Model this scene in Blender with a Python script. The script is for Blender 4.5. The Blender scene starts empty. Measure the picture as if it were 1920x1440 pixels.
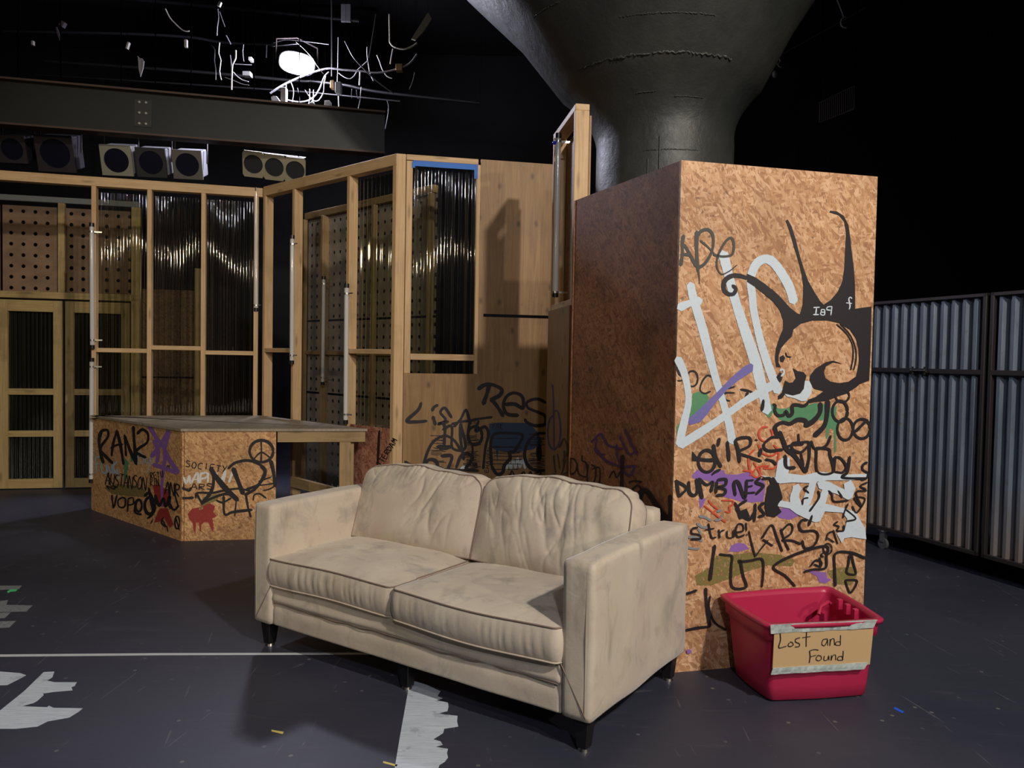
import bpy, math, random
from mathutils import Vector, Matrix, noise
random.seed(7)
SC = bpy.context.scene
COL = SC.collection
R = math.radians

# ------------------------------------------------------------------ camera
CH, CF = 1.485, 1472.0
CP, CR = R(1.925), R(1.018)
fw = Vector((0, math.cos(CP), -math.sin(CP)))
up0 = Vector((0, math.sin(CP), math.cos(CP)))
rt0 = Vector((1, 0, 0))
rt = rt0 * math.cos(CR) + up0 * math.sin(CR)
up = up0 * math.cos(CR) - rt0 * math.sin(CR)
cd = bpy.data.cameras.new('camera'); cam = bpy.data.objects.new('camera', cd); COL.objects.link(cam)
cd.sensor_fit = 'HORIZONTAL'; cd.sensor_width = 36.0; cd.lens = CF / 1920 * 36.0
cd.clip_start = 0.05; cd.clip_end = 100
m = Matrix((rt, up, -fw)).transposed().to_4x4(); m.translation = Vector((0, 0, CH)); cam.matrix_world = m
SC.camera = cam

# ------------------------------------------------------------------ world, exposure, lamps
w = bpy.data.worlds.new('world'); SC.world = w; w.use_nodes = True
w.node_tree.nodes['Background'].inputs[0].default_value = (0.02, 0.022, 0.03, 1)
w.node_tree.nodes['Background'].inputs[1].default_value = 0.3
SC.view_settings.view_transform = 'Standard'
try: SC.view_settings.look = 'None'
except Exception: pass
SC.view_settings.gamma = 1.0
SC.view_settings.use_curve_mapping = False
SC.view_settings.exposure = 0.22

def spot(name, loc, target, watts, color, size=R(70), radius=0.1, blend=0.5):
    d = bpy.data.lights.new(name, 'SPOT'); d.energy = watts; d.color = color
    d.spot_size = size; d.shadow_soft_size = radius; d.spot_blend = blend
    o = bpy.data.objects.new(name, d); COL.objects.link(o); o.location = loc
    o.rotation_euler = (Vector(target) - Vector(loc)).to_track_quat('-Z', 'Y').to_euler()
    return o
def area(name, loc, target, watts, color, sx, sy):
    d = bpy.data.lights.new(name, 'AREA'); d.energy = watts; d.color = color; d.shape = 'RECTANGLE'; d.size = sx; d.size_y = sy
    o = bpy.data.objects.new(name, d); COL.objects.link(o); o.location = loc
    o.rotation_euler = (Vector(target) - Vector(loc)).to_track_quat('-Z', 'Y').to_euler()
    return o
# stage lamps hung in the grid behind and above the camera
spot('stage_lamp_right', (2.95, -1.5, 5.4), (0.0, 4.7, 0.9), 1150, (1.0, 0.91, 0.80), R(78), 0.13, 0.6)
spot('stage_lamp_far_right', (5.6, -4.2, 4.0), (-1.2, 6.0, 1.6), 520, (1.0, 0.88, 0.72), R(44), 0.12, 0.5)
spot('stage_lamp_centre', (0.6, -3.6, 5.0), (0.4, 4.6, 1.1), 420, (0.90, 0.92, 1.0), R(70), 0.16, 0.7)
spot('stage_lamp_left', (-3.6, -2.2, 3.5), (-3.0, 6.8, 1.1), 260, (1.0, 0.80, 0.48), R(60), 0.12, 0.8)
# the lit floodlight at the back of the room
spot('floodlight_beam', (-2.7, 9.6, 5.02), (-1.0, 3.0, 0.0), 440, (0.76, 0.79, 1.0), R(120), 0.3, 0.5)

# ------------------------------------------------------------------ photo ray helpers (give world positions)
def ray(px, py): return fw + rt * ((px - 960) / CF) - up * ((py - 720) / CF)
def onz(px, py, z=0.0):
    d = ray(px, py); return Vector((0, 0, CH)) + d * ((z - CH) / d.z)
def onw(px, py, A, B, off=0.0):
    ax, ay = A[0], A[1]; nx, ny = -(B[1] - A[1]), B[0] - A[0]
    l = math.hypot(nx, ny); nx /= l; ny /= l
    if nx * ax + ny * ay > 0: nx, ny = -nx, -ny         # towards the viewer side
    d = ray(px, py); t = ((ax + nx * off) * nx + (ay + ny * off) * ny) / (nx * d.x + ny * d.y)
    return Vector((0, 0, CH)) + d * t
def aty(px, py, y):
    d = ray(px, py); return Vector((0, 0, CH)) + d * (y / d.y)
def V2(p, z=0.0): return Vector((p[0], p[1], z))

# ------------------------------------------------------------------ materials
MATS = {}
class NT:
    def __init__(s, name):
        s.m = bpy.data.materials.new(name); s.m.use_nodes = True; s.t = s.m.node_tree
        s.b = s.t.nodes['Principled BSDF']; s.out = s.t.nodes['Material Output']
    def n(s, typ, **kw):
        x = s.t.nodes.new(typ)
        for k, v in kw.items(): setattr(x, k, v)
        return x
    def l(s, a, b): s.t.links.new(a, b)
    def coord(s, kind='UV'): return s.n('ShaderNodeTexCoord').outputs[kind]
    def mapping(s, src, sc=(1, 1, 1), rot=(0, 0, 0), loc=(0, 0, 0)):
        x = s.n('ShaderNodeMapping'); s.l(src, x.inputs[0])
        x.inputs['Location'].default_value = loc; x.inputs['Rotation'].default_value = rot; x.inputs['Scale'].default_value = sc
        return x.outputs[0]
    def noise(s, src, scale=5, detail=4, rough=.55, dist=0.0):
        x = s.n('ShaderNodeTexNoise'); s.l(src, x.inputs['Vector'])
        x.inputs['Scale'].default_value = scale; x.inputs['Detail'].default_value = detail
        x.inputs['Roughness'].default_value = rough; x.inputs['Distortion'].default_value = dist
        return x.outputs['Fac']
    def vor(s, src, scale=5, out='Color', feature='F1'):
        x = s.n('ShaderNodeTexVoronoi'); x.feature = feature; x.voronoi_dimensions = '2D'; s.l(src, x.inputs['Vector']); x.inputs['Scale'].default_value = scale
        return x.outputs[out]
    def ramp(s, src, stops):
        x = s.n('ShaderNodeValToRGB'); s.l(src, x.inputs[0]); e = x.color_ramp.elements
        while len(e) < len(stops): e.new(.5)
        for i, (p, c) in enumerate(stops):
            e[i].position = p; e[i].color = (*c, 1) if len(c) == 3 else c
        return x.outputs[0]
    def step(s, src, a, b): return s.ramp(src, [(a, (0, 0, 0)), (b, (1, 1, 1))])
    def mix(s, fac, a, b, mode='MIX'):
        x = s.n('ShaderNodeMix', data_type='RGBA', blend_type=mode)
        if isinstance(fac, (int, float)): x.inputs[0].default_value = fac
        else: s.l(fac, x.inputs[0])
        for i, c in ((6, a), (7, b)):
            if isinstance(c, tuple): x.inputs[i].default_value = (*c, 1)
            else: s.l(c, x.inputs[i])
        return x.outputs[2]
    def math(s, op, a, b=0.0):
        x = s.n('ShaderNodeMath', operation=op)
        for i, c in ((0, a), (1, b)):
            if isinstance(c, (int, float)): x.inputs[i].default_value = c
            else: s.l(c, x.inputs[i])
        return x.outputs[0]
    def bump(s, h, strength=.3, dist=.01):
        x = s.n('ShaderNodeBump'); s.l(h, x.inputs['Height']); x.inputs['Strength'].default_value = strength
        x.inputs['Distance'].default_value = dist; s.l(x.outputs[0], s.b.inputs['Normal'])
    def set(s, **kw):
        for k, v in kw.items():
            i = s.b.inputs[k.replace('_', ' ')]
            if isinstance(v, (int, float)): i.default_value = v
            elif isinstance(v, tuple): i.default_value = (*v, 1)
            else: s.l(v, i)
def mat(name, fn):
    if name not in MATS:
        t = NT(name); fn(t); MATS[name] = t.m
    return MATS[name]

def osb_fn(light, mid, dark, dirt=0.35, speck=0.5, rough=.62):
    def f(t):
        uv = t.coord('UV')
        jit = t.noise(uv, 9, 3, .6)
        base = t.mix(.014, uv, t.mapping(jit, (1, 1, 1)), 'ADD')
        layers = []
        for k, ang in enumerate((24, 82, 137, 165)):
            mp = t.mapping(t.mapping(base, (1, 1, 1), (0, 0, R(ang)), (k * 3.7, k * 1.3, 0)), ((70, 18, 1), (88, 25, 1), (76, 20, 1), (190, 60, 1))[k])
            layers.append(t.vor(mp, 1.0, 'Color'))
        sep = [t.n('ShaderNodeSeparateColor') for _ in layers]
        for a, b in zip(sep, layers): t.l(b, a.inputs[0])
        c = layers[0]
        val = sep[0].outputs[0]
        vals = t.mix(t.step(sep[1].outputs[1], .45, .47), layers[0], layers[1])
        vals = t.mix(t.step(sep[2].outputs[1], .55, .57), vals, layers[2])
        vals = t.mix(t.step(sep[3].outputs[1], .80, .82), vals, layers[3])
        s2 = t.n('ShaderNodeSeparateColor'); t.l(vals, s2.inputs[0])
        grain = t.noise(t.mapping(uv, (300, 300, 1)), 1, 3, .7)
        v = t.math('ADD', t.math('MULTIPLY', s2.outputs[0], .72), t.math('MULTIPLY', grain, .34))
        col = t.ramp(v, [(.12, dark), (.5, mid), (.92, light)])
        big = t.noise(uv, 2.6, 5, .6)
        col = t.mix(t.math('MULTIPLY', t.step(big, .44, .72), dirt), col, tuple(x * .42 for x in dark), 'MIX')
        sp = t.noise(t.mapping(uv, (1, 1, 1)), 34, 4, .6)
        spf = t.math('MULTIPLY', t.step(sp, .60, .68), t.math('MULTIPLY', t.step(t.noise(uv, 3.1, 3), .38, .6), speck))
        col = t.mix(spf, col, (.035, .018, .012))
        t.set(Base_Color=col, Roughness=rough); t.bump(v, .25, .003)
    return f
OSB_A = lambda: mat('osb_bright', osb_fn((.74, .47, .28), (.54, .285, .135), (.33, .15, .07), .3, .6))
OSB_S = lambda: mat('osb_shaded', osb_fn((.62, .28, .12), (.47, .185, .068), (.24, .088, .036), .55, .85))  # darker copy of the box board; the unlit side's shade sits in the colour
OSB_T = lambda: mat('osb_stage', osb_fn((.80, .50, .24), (.62, .335, .14), (.34, .15, .06), .35, .75))
OSB_R = lambda: mat('osb_reddish', osb_fn((.58, .30, .20), (.42, .17, .10), (.2, .07, .04), .3, .5))

def lumber_fn(a, b, dirt=.3):
    def f(t):
        uv = t.coord('UV')
        g = t.noise(t.mapping(uv, (55, 2.2, 1)), 1, 5, .6, .8)
        k = t.vor(t.mapping(uv, (6, 1.3, 1)), 1, 'Distance')
        col = t.ramp(g, [(.3, b), (.65, a)])
        col = t.mix(t.math('MULTIPLY', t.math('SUBTRACT', 1.0, t.step(k, .03, .10)), .55), col, tuple(x * .35 for x in b))
        d = t.noise(uv, 2.3, 4, .6)
        col = t.mix(t.math('MULTIPLY', t.step(d, .5, .72), dirt), col, tuple(x * .4 for x in b))
        t.set(Base_Color=col, Roughness=.6); t.bump(g, .15, .002)
    return f
PINE = lambda: mat('pine_lumber', lumber_fn((.68, .46, .245), (.53, .33, .155)))
PINE_D = lambda: mat('aged_pine', lumber_fn((.42, .29, .14), (.30, .19, .08), .55))
DOORW = lambda: mat('door_timber', lumber_fn((.52, .38, .16), (.38, .26, .10), .65))

def ply_fn(a, b):
    def f(t):
        uv = t.coord('UV')
        g = t.noise(t.mapping(uv, (26, 1.6, 1)), 1, 5, .55, 1.6)
        k = t.vor(t.mapping(uv, (4.2, 2.6, 1)), 1, 'Distance')
        d = t.noise(uv, 3, 5, .6)
        col = t.ramp(g, [(.3, b), (.66, a)])
        col = t.mix(t.math('MULTIPLY', t.math('SUBTRACT', 1.0, t.step(k, .015, .10)), .75), col, tuple(x * .3 for x in b))
        sp = t.noise(uv, 60, 3)
        col = t.mix(t.math('MULTIPLY', t.step(sp, .62, .70), t.math('MULTIPLY', t.step(d, .45, .65), .6)), col, tuple(x * .3 for x in b))
        col = t.mix(t.math('MULTIPLY', t.step(d, .5, .75), .35), col, tuple(x * .45 for x in b))
        t.set(Base_Color=col, Roughness=.55); t.bump(g, .1, .002)
    return f
PLY = lambda: mat('plywood', ply_fn((.37, .215, .09), (.26, .142, .056)))
def perf_fn(a, b):
    def f(t):
        uv = t.coord('UV')
        g = t.noise(uv, 6, 6, .65)
        col = t.ramp(g, [(.3, b), (.7, a)])
        t.set(Base_Color=col, Roughness=.7)
        # punched round holes on a square grid
        sx = t.n('ShaderNodeSeparateXYZ'); t.l(t.mapping(uv, (1 / .115, 1 / .115, 1)), sx.inputs[0])
        fx = t.math('SUBTRACT', t.math('FRACT', sx.outputs[0]), .5); fy = t.math('SUBTRACT', t.math('FRACT', sx.outputs[1]), .5)
        r = t.math('SQRT', t.math('ADD', t.math('MULTIPLY', fx, fx), t.math('MULTIPLY', fy, fy)))
        hole = t.math('LESS_THAN', r, .17)
        tr = t.n('ShaderNodeBsdfTransparent'); mx = t.n('ShaderNodeMixShader')
        t.l(hole, mx.inputs[0]); t.l(t.b.outputs[0], mx.inputs[1]); t.l(tr.outputs[0], mx.inputs[2]); t.l(mx.outputs[0], t.out.inputs[0])
    return f
PERF = lambda: mat('perforated_board', perf_fn((.40, .345, .28), (.25, .21, .165)))
PERF_D = lambda: mat('perforated_board_brown', perf_fn((.30, .19, .11), (.19, .11, .065)))

def plain(name, col, rough=.5, metal=0.0, var=.15, scale=12, **kw):
    def f(t):
        n = t.noise(t.coord('Object'), scale, 4)
        c = t.mix(t.math('MULTIPLY', t.step(n, .35, .7), var), col, tuple(x * .45 for x in col))
        t.set(Base_Color=c, Roughness=rough, Metallic=metal)
        for k, v in kw.items(): t.set(**{k: v})
    return mat(name, f)
def fabric_fn(t):
    o = t.coord('Object')
    n1 = t.noise(o, 3.2, 6, .62, .6); n2 = t.noise(t.mapping(o, (1, 1, .55)), 7.5, 5, .6, .4); n3 = t.noise(o, 700, 2)
    c = t.ramp(n1, [(.32, (.61, .54, .425)), (.6, (.54, .45, .37))])
    c = t.mix(t.math('MULTIPLY', t.step(n2, .53, .72), .75), c, (.30, .255, .21))
    c = t.mix(t.math('MULTIPLY', t.step(t.noise(o, 1.7, 4), .52, .7), .35), c, (.54, .45, .29))
    c = t.mix(t.math('MULTIPLY', t.step(t.noise(t.mapping(o, (1, 1, 1), (0, 0, 0), (5, 3, 1)), 4.5, 5, .65, .8), .56, .72), .6), c, (.27, .25, .25))
    t.set(Base_Color=c, Roughness=.85, Sheen_Weight=.35, Sheen_Roughness=.4, Specular_IOR_Level=.15)
    b = t.math('ADD', t.math('MULTIPLY', n3, .12), t.noise(o, 22, 4, .6, .8)); t.bump(b, .22, .006)
FAB = lambda: mat('velour_fabric', fabric_fn)
PIPE = lambda: plain('piping_cord', (.24, .17, .135), .8)
BLACKW = lambda: plain('black_lacquer', (.012, .011, .012), .3)
def plastic_fn(t):
    gl = t.n('ShaderNodeBsdfGlossy'); gl.inputs['Roughness'].default_value = .04; gl.inputs['Color'].default_value = (1, 1, .97, 1)
    tr = t.n('ShaderNodeBsdfTransparent'); tr.inputs['Color'].default_value = (.66, .68, .60, 1)
    fr = t.n('ShaderNodeFresnel'); fr.inputs['IOR'].default_value = 1.5
    mx = t.n('ShaderNodeMixShader'); t.l(t.math('ADD', t.math('MULTIPLY', fr.outputs[0], 1.6), .03), mx.inputs[0])
    t.l(tr.outputs[0], mx.inputs[1]); t.l(gl.outputs[0], mx.inputs[2]); t.l(mx.outputs[0], t.out.inputs[0])
CORR = lambda: mat('corrugated_plastic', plastic_fn)
def tube_fn(t):
    t.set(Base_Color=(.80, .80, .78), Roughness=.15, Coat_Weight=.6, Coat_Roughness=.05)
    tr = t.n('ShaderNodeBsdfTransparent'); mx = t.n('ShaderNodeMixShader'); mx.inputs[0].default_value = .32
    t.l(t.b.outputs[0], mx.inputs[1]); t.l(tr.outputs[0], mx.inputs[2]); t.l(mx.outputs[0], t.out.inputs[0])
TUBE = lambda: mat('tube_glass', tube_fn)
def floor_fn(t):
    o = t.coord('Object')
    n = t.noise(o, 1.1, 6, .6, .4)
    c = t.ramp(n, [(.3, (.024, .028, .048)), (.7, (.042, .043, .066))])
    scuff = t.noise(t.mapping(o, (1.5, 9, 1), (0, 0, R(24))), 1.6, 7, .72, 1.2)
    c = t.mix(t.math('MULTIPLY', t.step(scuff, .57, .74), .45), c, (.085, .085, .10))
    for sc, rot, sd in (((2.2, .35, 1), 35, 0), ((1.7, .3, 1), -62, 7), ((2.6, .4, 1), 78, 13)):
        v = t.vor(t.mapping(o, sc, (0, 0, R(rot)), (sd, sd, 0)), 1.0, 'Distance', 'DISTANCE_TO_EDGE')
        br = t.noise(o, 3.0 + sd * .1, 3)
        c = t.mix(t.math('MULTIPLY', t.math('MULTIPLY', t.math('LESS_THAN', v, .005), t.step(br, .56, .64)), .4), c, (.17, .165, .17))
    sp = t.vor(o, 5.5, 'Distance')
    c = t.mix(t.math('MULTIPLY', t.math('LESS_THAN', sp, .045), t.math('MULTIPLY', t.step(t.noise(o, 2.3), .5, .6), .5)), c, (.25, .24, .22))
    fine = t.noise(o, 160, 3)
    c = t.mix(t.math('MULTIPLY', t.step(fine, .6, .8), .3), c, (.09, .09, .11))
    t.set(Base_Color=c, Roughness=t.math('ADD', t.math('MULTIPLY', n, .25), .42), Specular_IOR_Level=.55)
    t.bump(fine, .08, .002)
FLOOR = lambda: mat('black_floor_paint', floor_fn)
WALLB = lambda: plain('black_wall_paint', (.0045, .0045, .007), .8, scale=2)
def column_fn(t):
    o = t.coord('Object')
    n = t.noise(o, 9, 7, .7); n2 = t.noise(o, 2, 4)
    c = t.ramp(n2, [(.35, (.024, .027, .026)), (.65, (.045, .048, .043))])
    t.set(Base_Color=c, Roughness=t.math('ADD', t.math('MULTIPLY', n, .3), .32), Specular_IOR_Level=.6); t.bump(n, .55, .012)
COLM = lambda: mat('painted_concrete', column_fn)
def galv_fn(t):
    o = t.coord('Object')
    n = t.noise(t.mapping(o, (6, 6, 1)), 1.3, 6, .65)
    c = t.ramp(n, [(.35, (.12, .145, .19)), (.6, (.20, .24, .30))])
    z = t.n('ShaderNodeSeparateXYZ'); t.l(o, z.inputs[0])
    zz = t.math('ADD', z.outputs[2], t.math('MULTIPLY', t.noise(o, 8, 5), .5))
    rust = t.math('SUBTRACT', 1.0, t.step(zz, .45, 1.05))
    c = t.mix(t.math('MULTIPLY', rust, .55), c, (.26, .17, .11))
    c = t.mix(t.math('MULTIPLY', t.step(t.noise(o, 24, 4), .6, .7), .35), c, (.16, .11, .07))
    t.set(Base_Color=c, Roughness=.42, Metallic=.35)
GALV = lambda: mat('galvanised_steel', galv_fn)
STEEL = lambda: plain('dark_steel_angle', (.055, .045, .045), .45, .5)
def bin_fn(t):
    o = t.coord('Object')
    c = t.mix(t.math('MULTIPLY', t.step(t.noise(o, 9, 5), .5, .7), .18), (.46, .020, .075), (.34, .016, .06))
    t.set(Base_Color=c, Roughness=.38); t.bump(t.noise(o, 220, 2), .05, .001)
BIN = lambda: mat('red_plastic', bin_fn)
def card_fn(t):
    uv = t.coord('UV')
    f = t.noise(t.mapping(uv, (400, 30, 1)), 1, 3)
    c = t.mix(t.math('MULTIPLY', f, .5), (.62, .42, .21), (.52, .34, .16))
    t.set(Base_Color=c, Roughness=.75)
CARD = lambda: mat('cardboard', card_fn)
def duct_fn(t):
    uv = t.coord('UV')
    f = t.noise(t.mapping(uv, (6, 60, 1)), 1, 3, .5, .5)
    t.set(Base_Color=t.ramp(f, [(.3, (.36, .43, .42)), (.65, (.72, .80, .76))]), Roughness=.32, Metallic=.25); t.bump(f, .4, .004)
DUCT = lambda: mat('duct_tape', duct_fn)
def paint(name, col, cover=1.0, rough=.5):
    def f(t):
        uv = t.coord('UV')
        n = t.noise(uv, 55, 5, .65); n2 = t.noise(uv, 7, 3)
        c = t.mix(t.math('MULTIPLY', t.step(n2, .4, .7), .25), col, tuple(x * .72 for x in col)); c = t.mix(t.math('MULTIPLY', t.step(n, .56, .66), .22 if sum(col) > .3 else 0.0), c, (.42, .24, .12))
        t.set(Base_Color=c, Roughness=rough)
        if cover < 1:
            tr = t.n('ShaderNodeBsdfTransparent'); mx = t.n('ShaderNodeMixShader')
            fac = t.math('MULTIPLY', t.math('SUBTRACT', 1.0, t.step(n, .5 + (cover - .5) * .3, .62 + (cover - .5) * .3)), 1.0)
            fac = t.math('MAXIMUM', fac, cover * .75)
            t.l(fac, mx.inputs[0]); t.l(tr.outputs[0], mx.inputs[1]); t.l(t.b.outputs[0], mx.inputs[2]); t.l(mx.outputs[0], t.out.inputs[0])
    return mat(name, f)
PK = lambda: paint('marker_black', (.018, .015, .018))
PG = lambda: paint('marker_charcoal', (.055, .052, .045))
PW = lambda: paint('brush_white', (.60, .69, .76))
PU = lambda: paint('spray_purple', (.27, .13, .44))
PB = lambda: paint('spray_violet_blue', (.17, .15, .42))
PGR = lambda: paint('spray_green', (.09, .27, .13))
PR = lambda: paint('marker_red', (.62, .08, .04))
PRD = lambda: paint('spray_red', (.33, .035, .03))
PO = lambda: paint('spray_olive', (.22, .19, .055), .45)
PN = lambda: paint('spray_navy', (.035, .06, .12))
PBL = lambda: paint('marker_blue', (.03, .04, .18))
PGY = lambda: paint('marker_grey', (.22, .25, .28))
FLW = lambda: mat('floor_white_paint', floorpaint_fn)
def floorpaint_fn(t):
    uv = t.coord('UV')
    n = t.noise(t.mapping(uv, (9, 120, 1)), 1, 5, .65); n2 = t.noise(uv, 9, 4)
    c = t.ramp(n, [(.3, (.42, .48, .56)), (.65, (.66, .72, .80))])
    t.set(Base_Color=c, Roughness=.5)
    tr = t.n('ShaderNodeBsdfTransparent'); mx = t.n('ShaderNodeMixShader')
    f = t.math('MAXIMUM', t.math('SUBTRACT', 1.0, t.step(n2, .6, .78)), .72)
    t.l(f, mx.inputs[0]); t.l(tr.outputs[0], mx.inputs[1]); t.l(t.b.outputs[0], mx.inputs[2]); t.l(mx.outputs[0], t.out.inputs[0])
def glow_fn(t):
    t.set(Base_Color=(1, 1, 1), Emission_Color=(.93, .88, 1.0), Emission_Strength=45.0)
GLOW = lambda: mat('lit_lamp_lens', glow_fn)

# ------------------------------------------------------------------ mesh builder
class MB:
    def __init__(s): s.v = []; s.f = []; s.ax = []; s.sm = []
    def add(s, vs, fs, axis=None, smooth=False):
        b = len(s.v); off = random.random() * 3
        s.v += [Vector(x) for x in vs]
        for f in fs: s.f.append([b + i for i in f]); s.ax.append((axis, off)); s.sm.append(smooth)
        return s
    def hexa(s, p, axis=None):   # p: 4 bottom + 4 top
        return s.add(p, [(3, 2, 1, 0), (4, 5, 6, 7), (0, 1, 5, 4), (1, 2, 6, 5), (2, 3, 7, 6), (3, 0, 4, 7)], axis)
    def box(s, lo, hi, axis=None):
        x0, y0, z0 = lo; x1, y1, z1 = hi
        return s.hexa([(x0, y0, z0), (x1, y0, z0), (x1, y1, z0), (x0, y1, z0), (x0, y0, z1), (x1, y0, z1), (x1, y1, z1), (x0, y1, z1)], axis)
    def board(s, a, b, u, w):    # centre line a-b, half vectors u, w
        a, b, u, w = Vector(a), Vector(b), Vector(u), Vector(w)
        ax = (b - a).normalized()
        p = [a - u - w, a + u - w, a + u + w, a - u + w, b - u - w, b + u - w, b + u + w, b - u + w]
        if u.cross(w).dot(ax) < 0: p = [p[i] for i in (3, 2, 1, 0, 7, 6, 5, 4)]
        return s.hexa(p, ax)
    def prism(s, poly, z0, z1, axis=None):
        n = len(poly)
        ar = sum(poly[i][0] * poly[(i + 1) % n][1] - poly[(i + 1) % n][0] * poly[i][1] for i in range(n))
        if ar < 0: poly = poly[::-1]
        vs = [(x, y, z0) for x, y in poly] + [(x, y, z1) for x, y in poly]
        return s.add(vs, [tuple(range(n - 1, -1, -1)), tuple(range(n, 2 * n))] + [(i, (i + 1) % n, n + (i + 1) % n, n + i) for i in range(n)], axis)
    def tube(s, pts, r, n=8, close=False, cap=True):
        pts = [Vector(p) for p in pts]; N = len(pts); rs = r if isinstance(r, (list, tuple)) else [r] * N
        vs = []; prev = None
        for i, p in enumerate(pts):
            if close: t = pts[(i + 1) % N] - pts[i - 1]
            else: t = pts[min(i + 1, N - 1)] - pts[max(i - 1, 0)]
            if t.length < 1e-9: t = Vector((0, 0, 1))
            t.normalize()
            if prev is None:
                a = Vector((0, 0, 1)) if abs(t.z) < .9 else Vector((1, 0, 0)); prev = t.cross(a).normalized()
            prev = (prev - t * prev.dot(t)); prev = prev.normalized() if prev.length > 1e-6 else t.orthogonal().normalized()
            q = t.cross(prev)
            for k in range(n):
                an = 2 * math.pi * k / n; vs.append(p + (prev * math.cos(an) + q * math.sin(an)) * rs[i])
        fs = []
        for i in range(N if close else N - 1):
            for k in range(n):
                a = i * n + k; b = i * n + (k + 1) % n; c = ((i + 1) % N) * n + (k + 1) % n; d = ((i + 1) % N) * n + k
                fs.append((a, b, c, d))
        s.add(vs, fs, None, True)
        if cap and not close:
            s.add(vs[:n], [tuple(range(n - 1, -1, -1))]); s.add(vs[-n:], [tuple(range(n))])
        return s
    def cyl(s, a, b, r, n=16, r2=None): return s.tube([a, b], [r, r if r2 is None else r2], n)
    def lathe(s, c, prof, n=48, cap=False):
        c = Vector(c); vs = []; 
        for q in prof:
            r, z = q[0], q[1]; dx, dy = (q[2], q[3]) if len(q) > 2 else (0, 0)
            for k in range(n):
                an = 2 * math.pi * k / n; vs.append(c + Vector((dx + r * math.cos(an), dy + r * math.sin(an), z)))
        fs = [(i * n + k, i * n + (k + 1) % n, (i + 1) * n + (k + 1) % n, (i + 1) * n + k) for i in range(len(prof) - 1) for k in range(n)]
        return s.add(vs, fs, None, True)
    def sphere(s, c, r, sc=(1, 1, 1), n=16, m=10):
        c = Vector(c); prof = []
        vs = [c + Vector((sc[0] * r * math.sin(math.pi * j / m) * math.cos(2 * math.pi * k / n), sc[1] * r * math.sin(math.pi * j / m) * math.sin(2 * math.pi * k / n), -sc[2] * r * math.cos(math.pi * j / m))) for j in range(m + 1) for k in range(n)]
        fs = [(i * n + k, i * n + (k + 1) % n, (i + 1) * n + (k + 1) % n, (i + 1) * n + k) for i in range(m) for k in range(n)]
        return s.add(vs, fs, None, True)
    def build(s, name, mt, parent=None, bevel=0.0, seg=2):
        root = parent
        while root is not None and root.parent is not None: root = root.parent
        off = Vector(root.location) if root is not None else Vector((0, 0, 0))
        me = bpy.data.meshes.new(name)
        me.from_pydata([tuple(v - off) for v in s.v], [], s.f); me.materials.append(mt)
        uv = me.uv_layers.new(name='UVMap').data
        Z = Vector((0, 0, 1))
        for p in me.polygons:
            axis, o = s.ax[p.index]; p.use_smooth = s.sm[p.index]; nrm = p.normal
            if axis is not None:
                ax = Vector(axis)
                if abs(nrm.dot(ax)) > .8: e1 = nrm.orthogonal().normalized(); e2 = nrm.cross(e1)
                else: e2 = ax; e1 = ax.cross(nrm).normalized()
            else:
                o = 0
                if abs(nrm.z) > .7: e1, e2 = Vector((1, 0, 0)), Vector((0, 1, 0))
                else: e1 = Z.cross(nrm).normalized(); e2 = Z
            for li in p.loop_indices:
                q = s.v[me.loops[li].vertex_index]; uv[li].uv = (q.dot(e1) + o, q.dot(e2) + o)
        me.update()
        ob = bpy.data.objects.new(name, me); COL.objects.link(ob)
        if parent is not None: ob.parent = parent
        if bevel > 0:
            b = ob.modifiers.new('bevel', 'BEVEL'); b.width = bevel; b.segments = seg; b.limit_method = 'ANGLE'; b.angle_limit = R(40)
            if seg > 1:
                for p in me.polygons: p.use_smooth = True
                b.harden_normals = True
        return ob

def thing(name, label, cat, loc, group=None):
    o = bpy.data.objects.new(name, None); COL.objects.link(o); o.location = loc; o.empty_display_size = .1
    o['label'] = label; o['category'] = cat
    if group: o['group'] = group
    return o
def tag(o, label, cat, group=None):
    o['label'] = label; o['category'] = cat
    if group: o['group'] = group
    return o
def struct(o): o['kind'] = 'structure'; return o

def spline(pts, step=6.0, closed=False):
    """Catmull-Rom through 2D/3D points"""
    P = [Vector(p) for p in pts]; out = []
    if len(P) < 3 and not closed:
        n = max(1, int((P[1] - P[0]).length / step)); return [P[0].lerp(P[1], i / n) for i in range(n + 1)]
    N = len(P)
    for i in range(N if closed else N - 1):
        p1, p2 = P[i], P[(i + 1) % N]
        p0 = P[i - 1] if (i > 0 or closed) else p1 * 2 - p2
        p3 = P[(i + 2) % N] if (i + 2 < N or closed) else p2 * 2 - p1
        n = max(2, int((p2 - p1).length / step))
        for k in range(n):
            t = k / n
            out.append(.5 * ((2 * p1) + (p2 - p0) * t + (2 * p0 - 5 * p1 + 4 * p2 - p3) * t * t + (3 * p1 - p0 - 3 * p2 + p3) * t ** 3))
    if not closed: out.append(P[-1])
    return out

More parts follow.
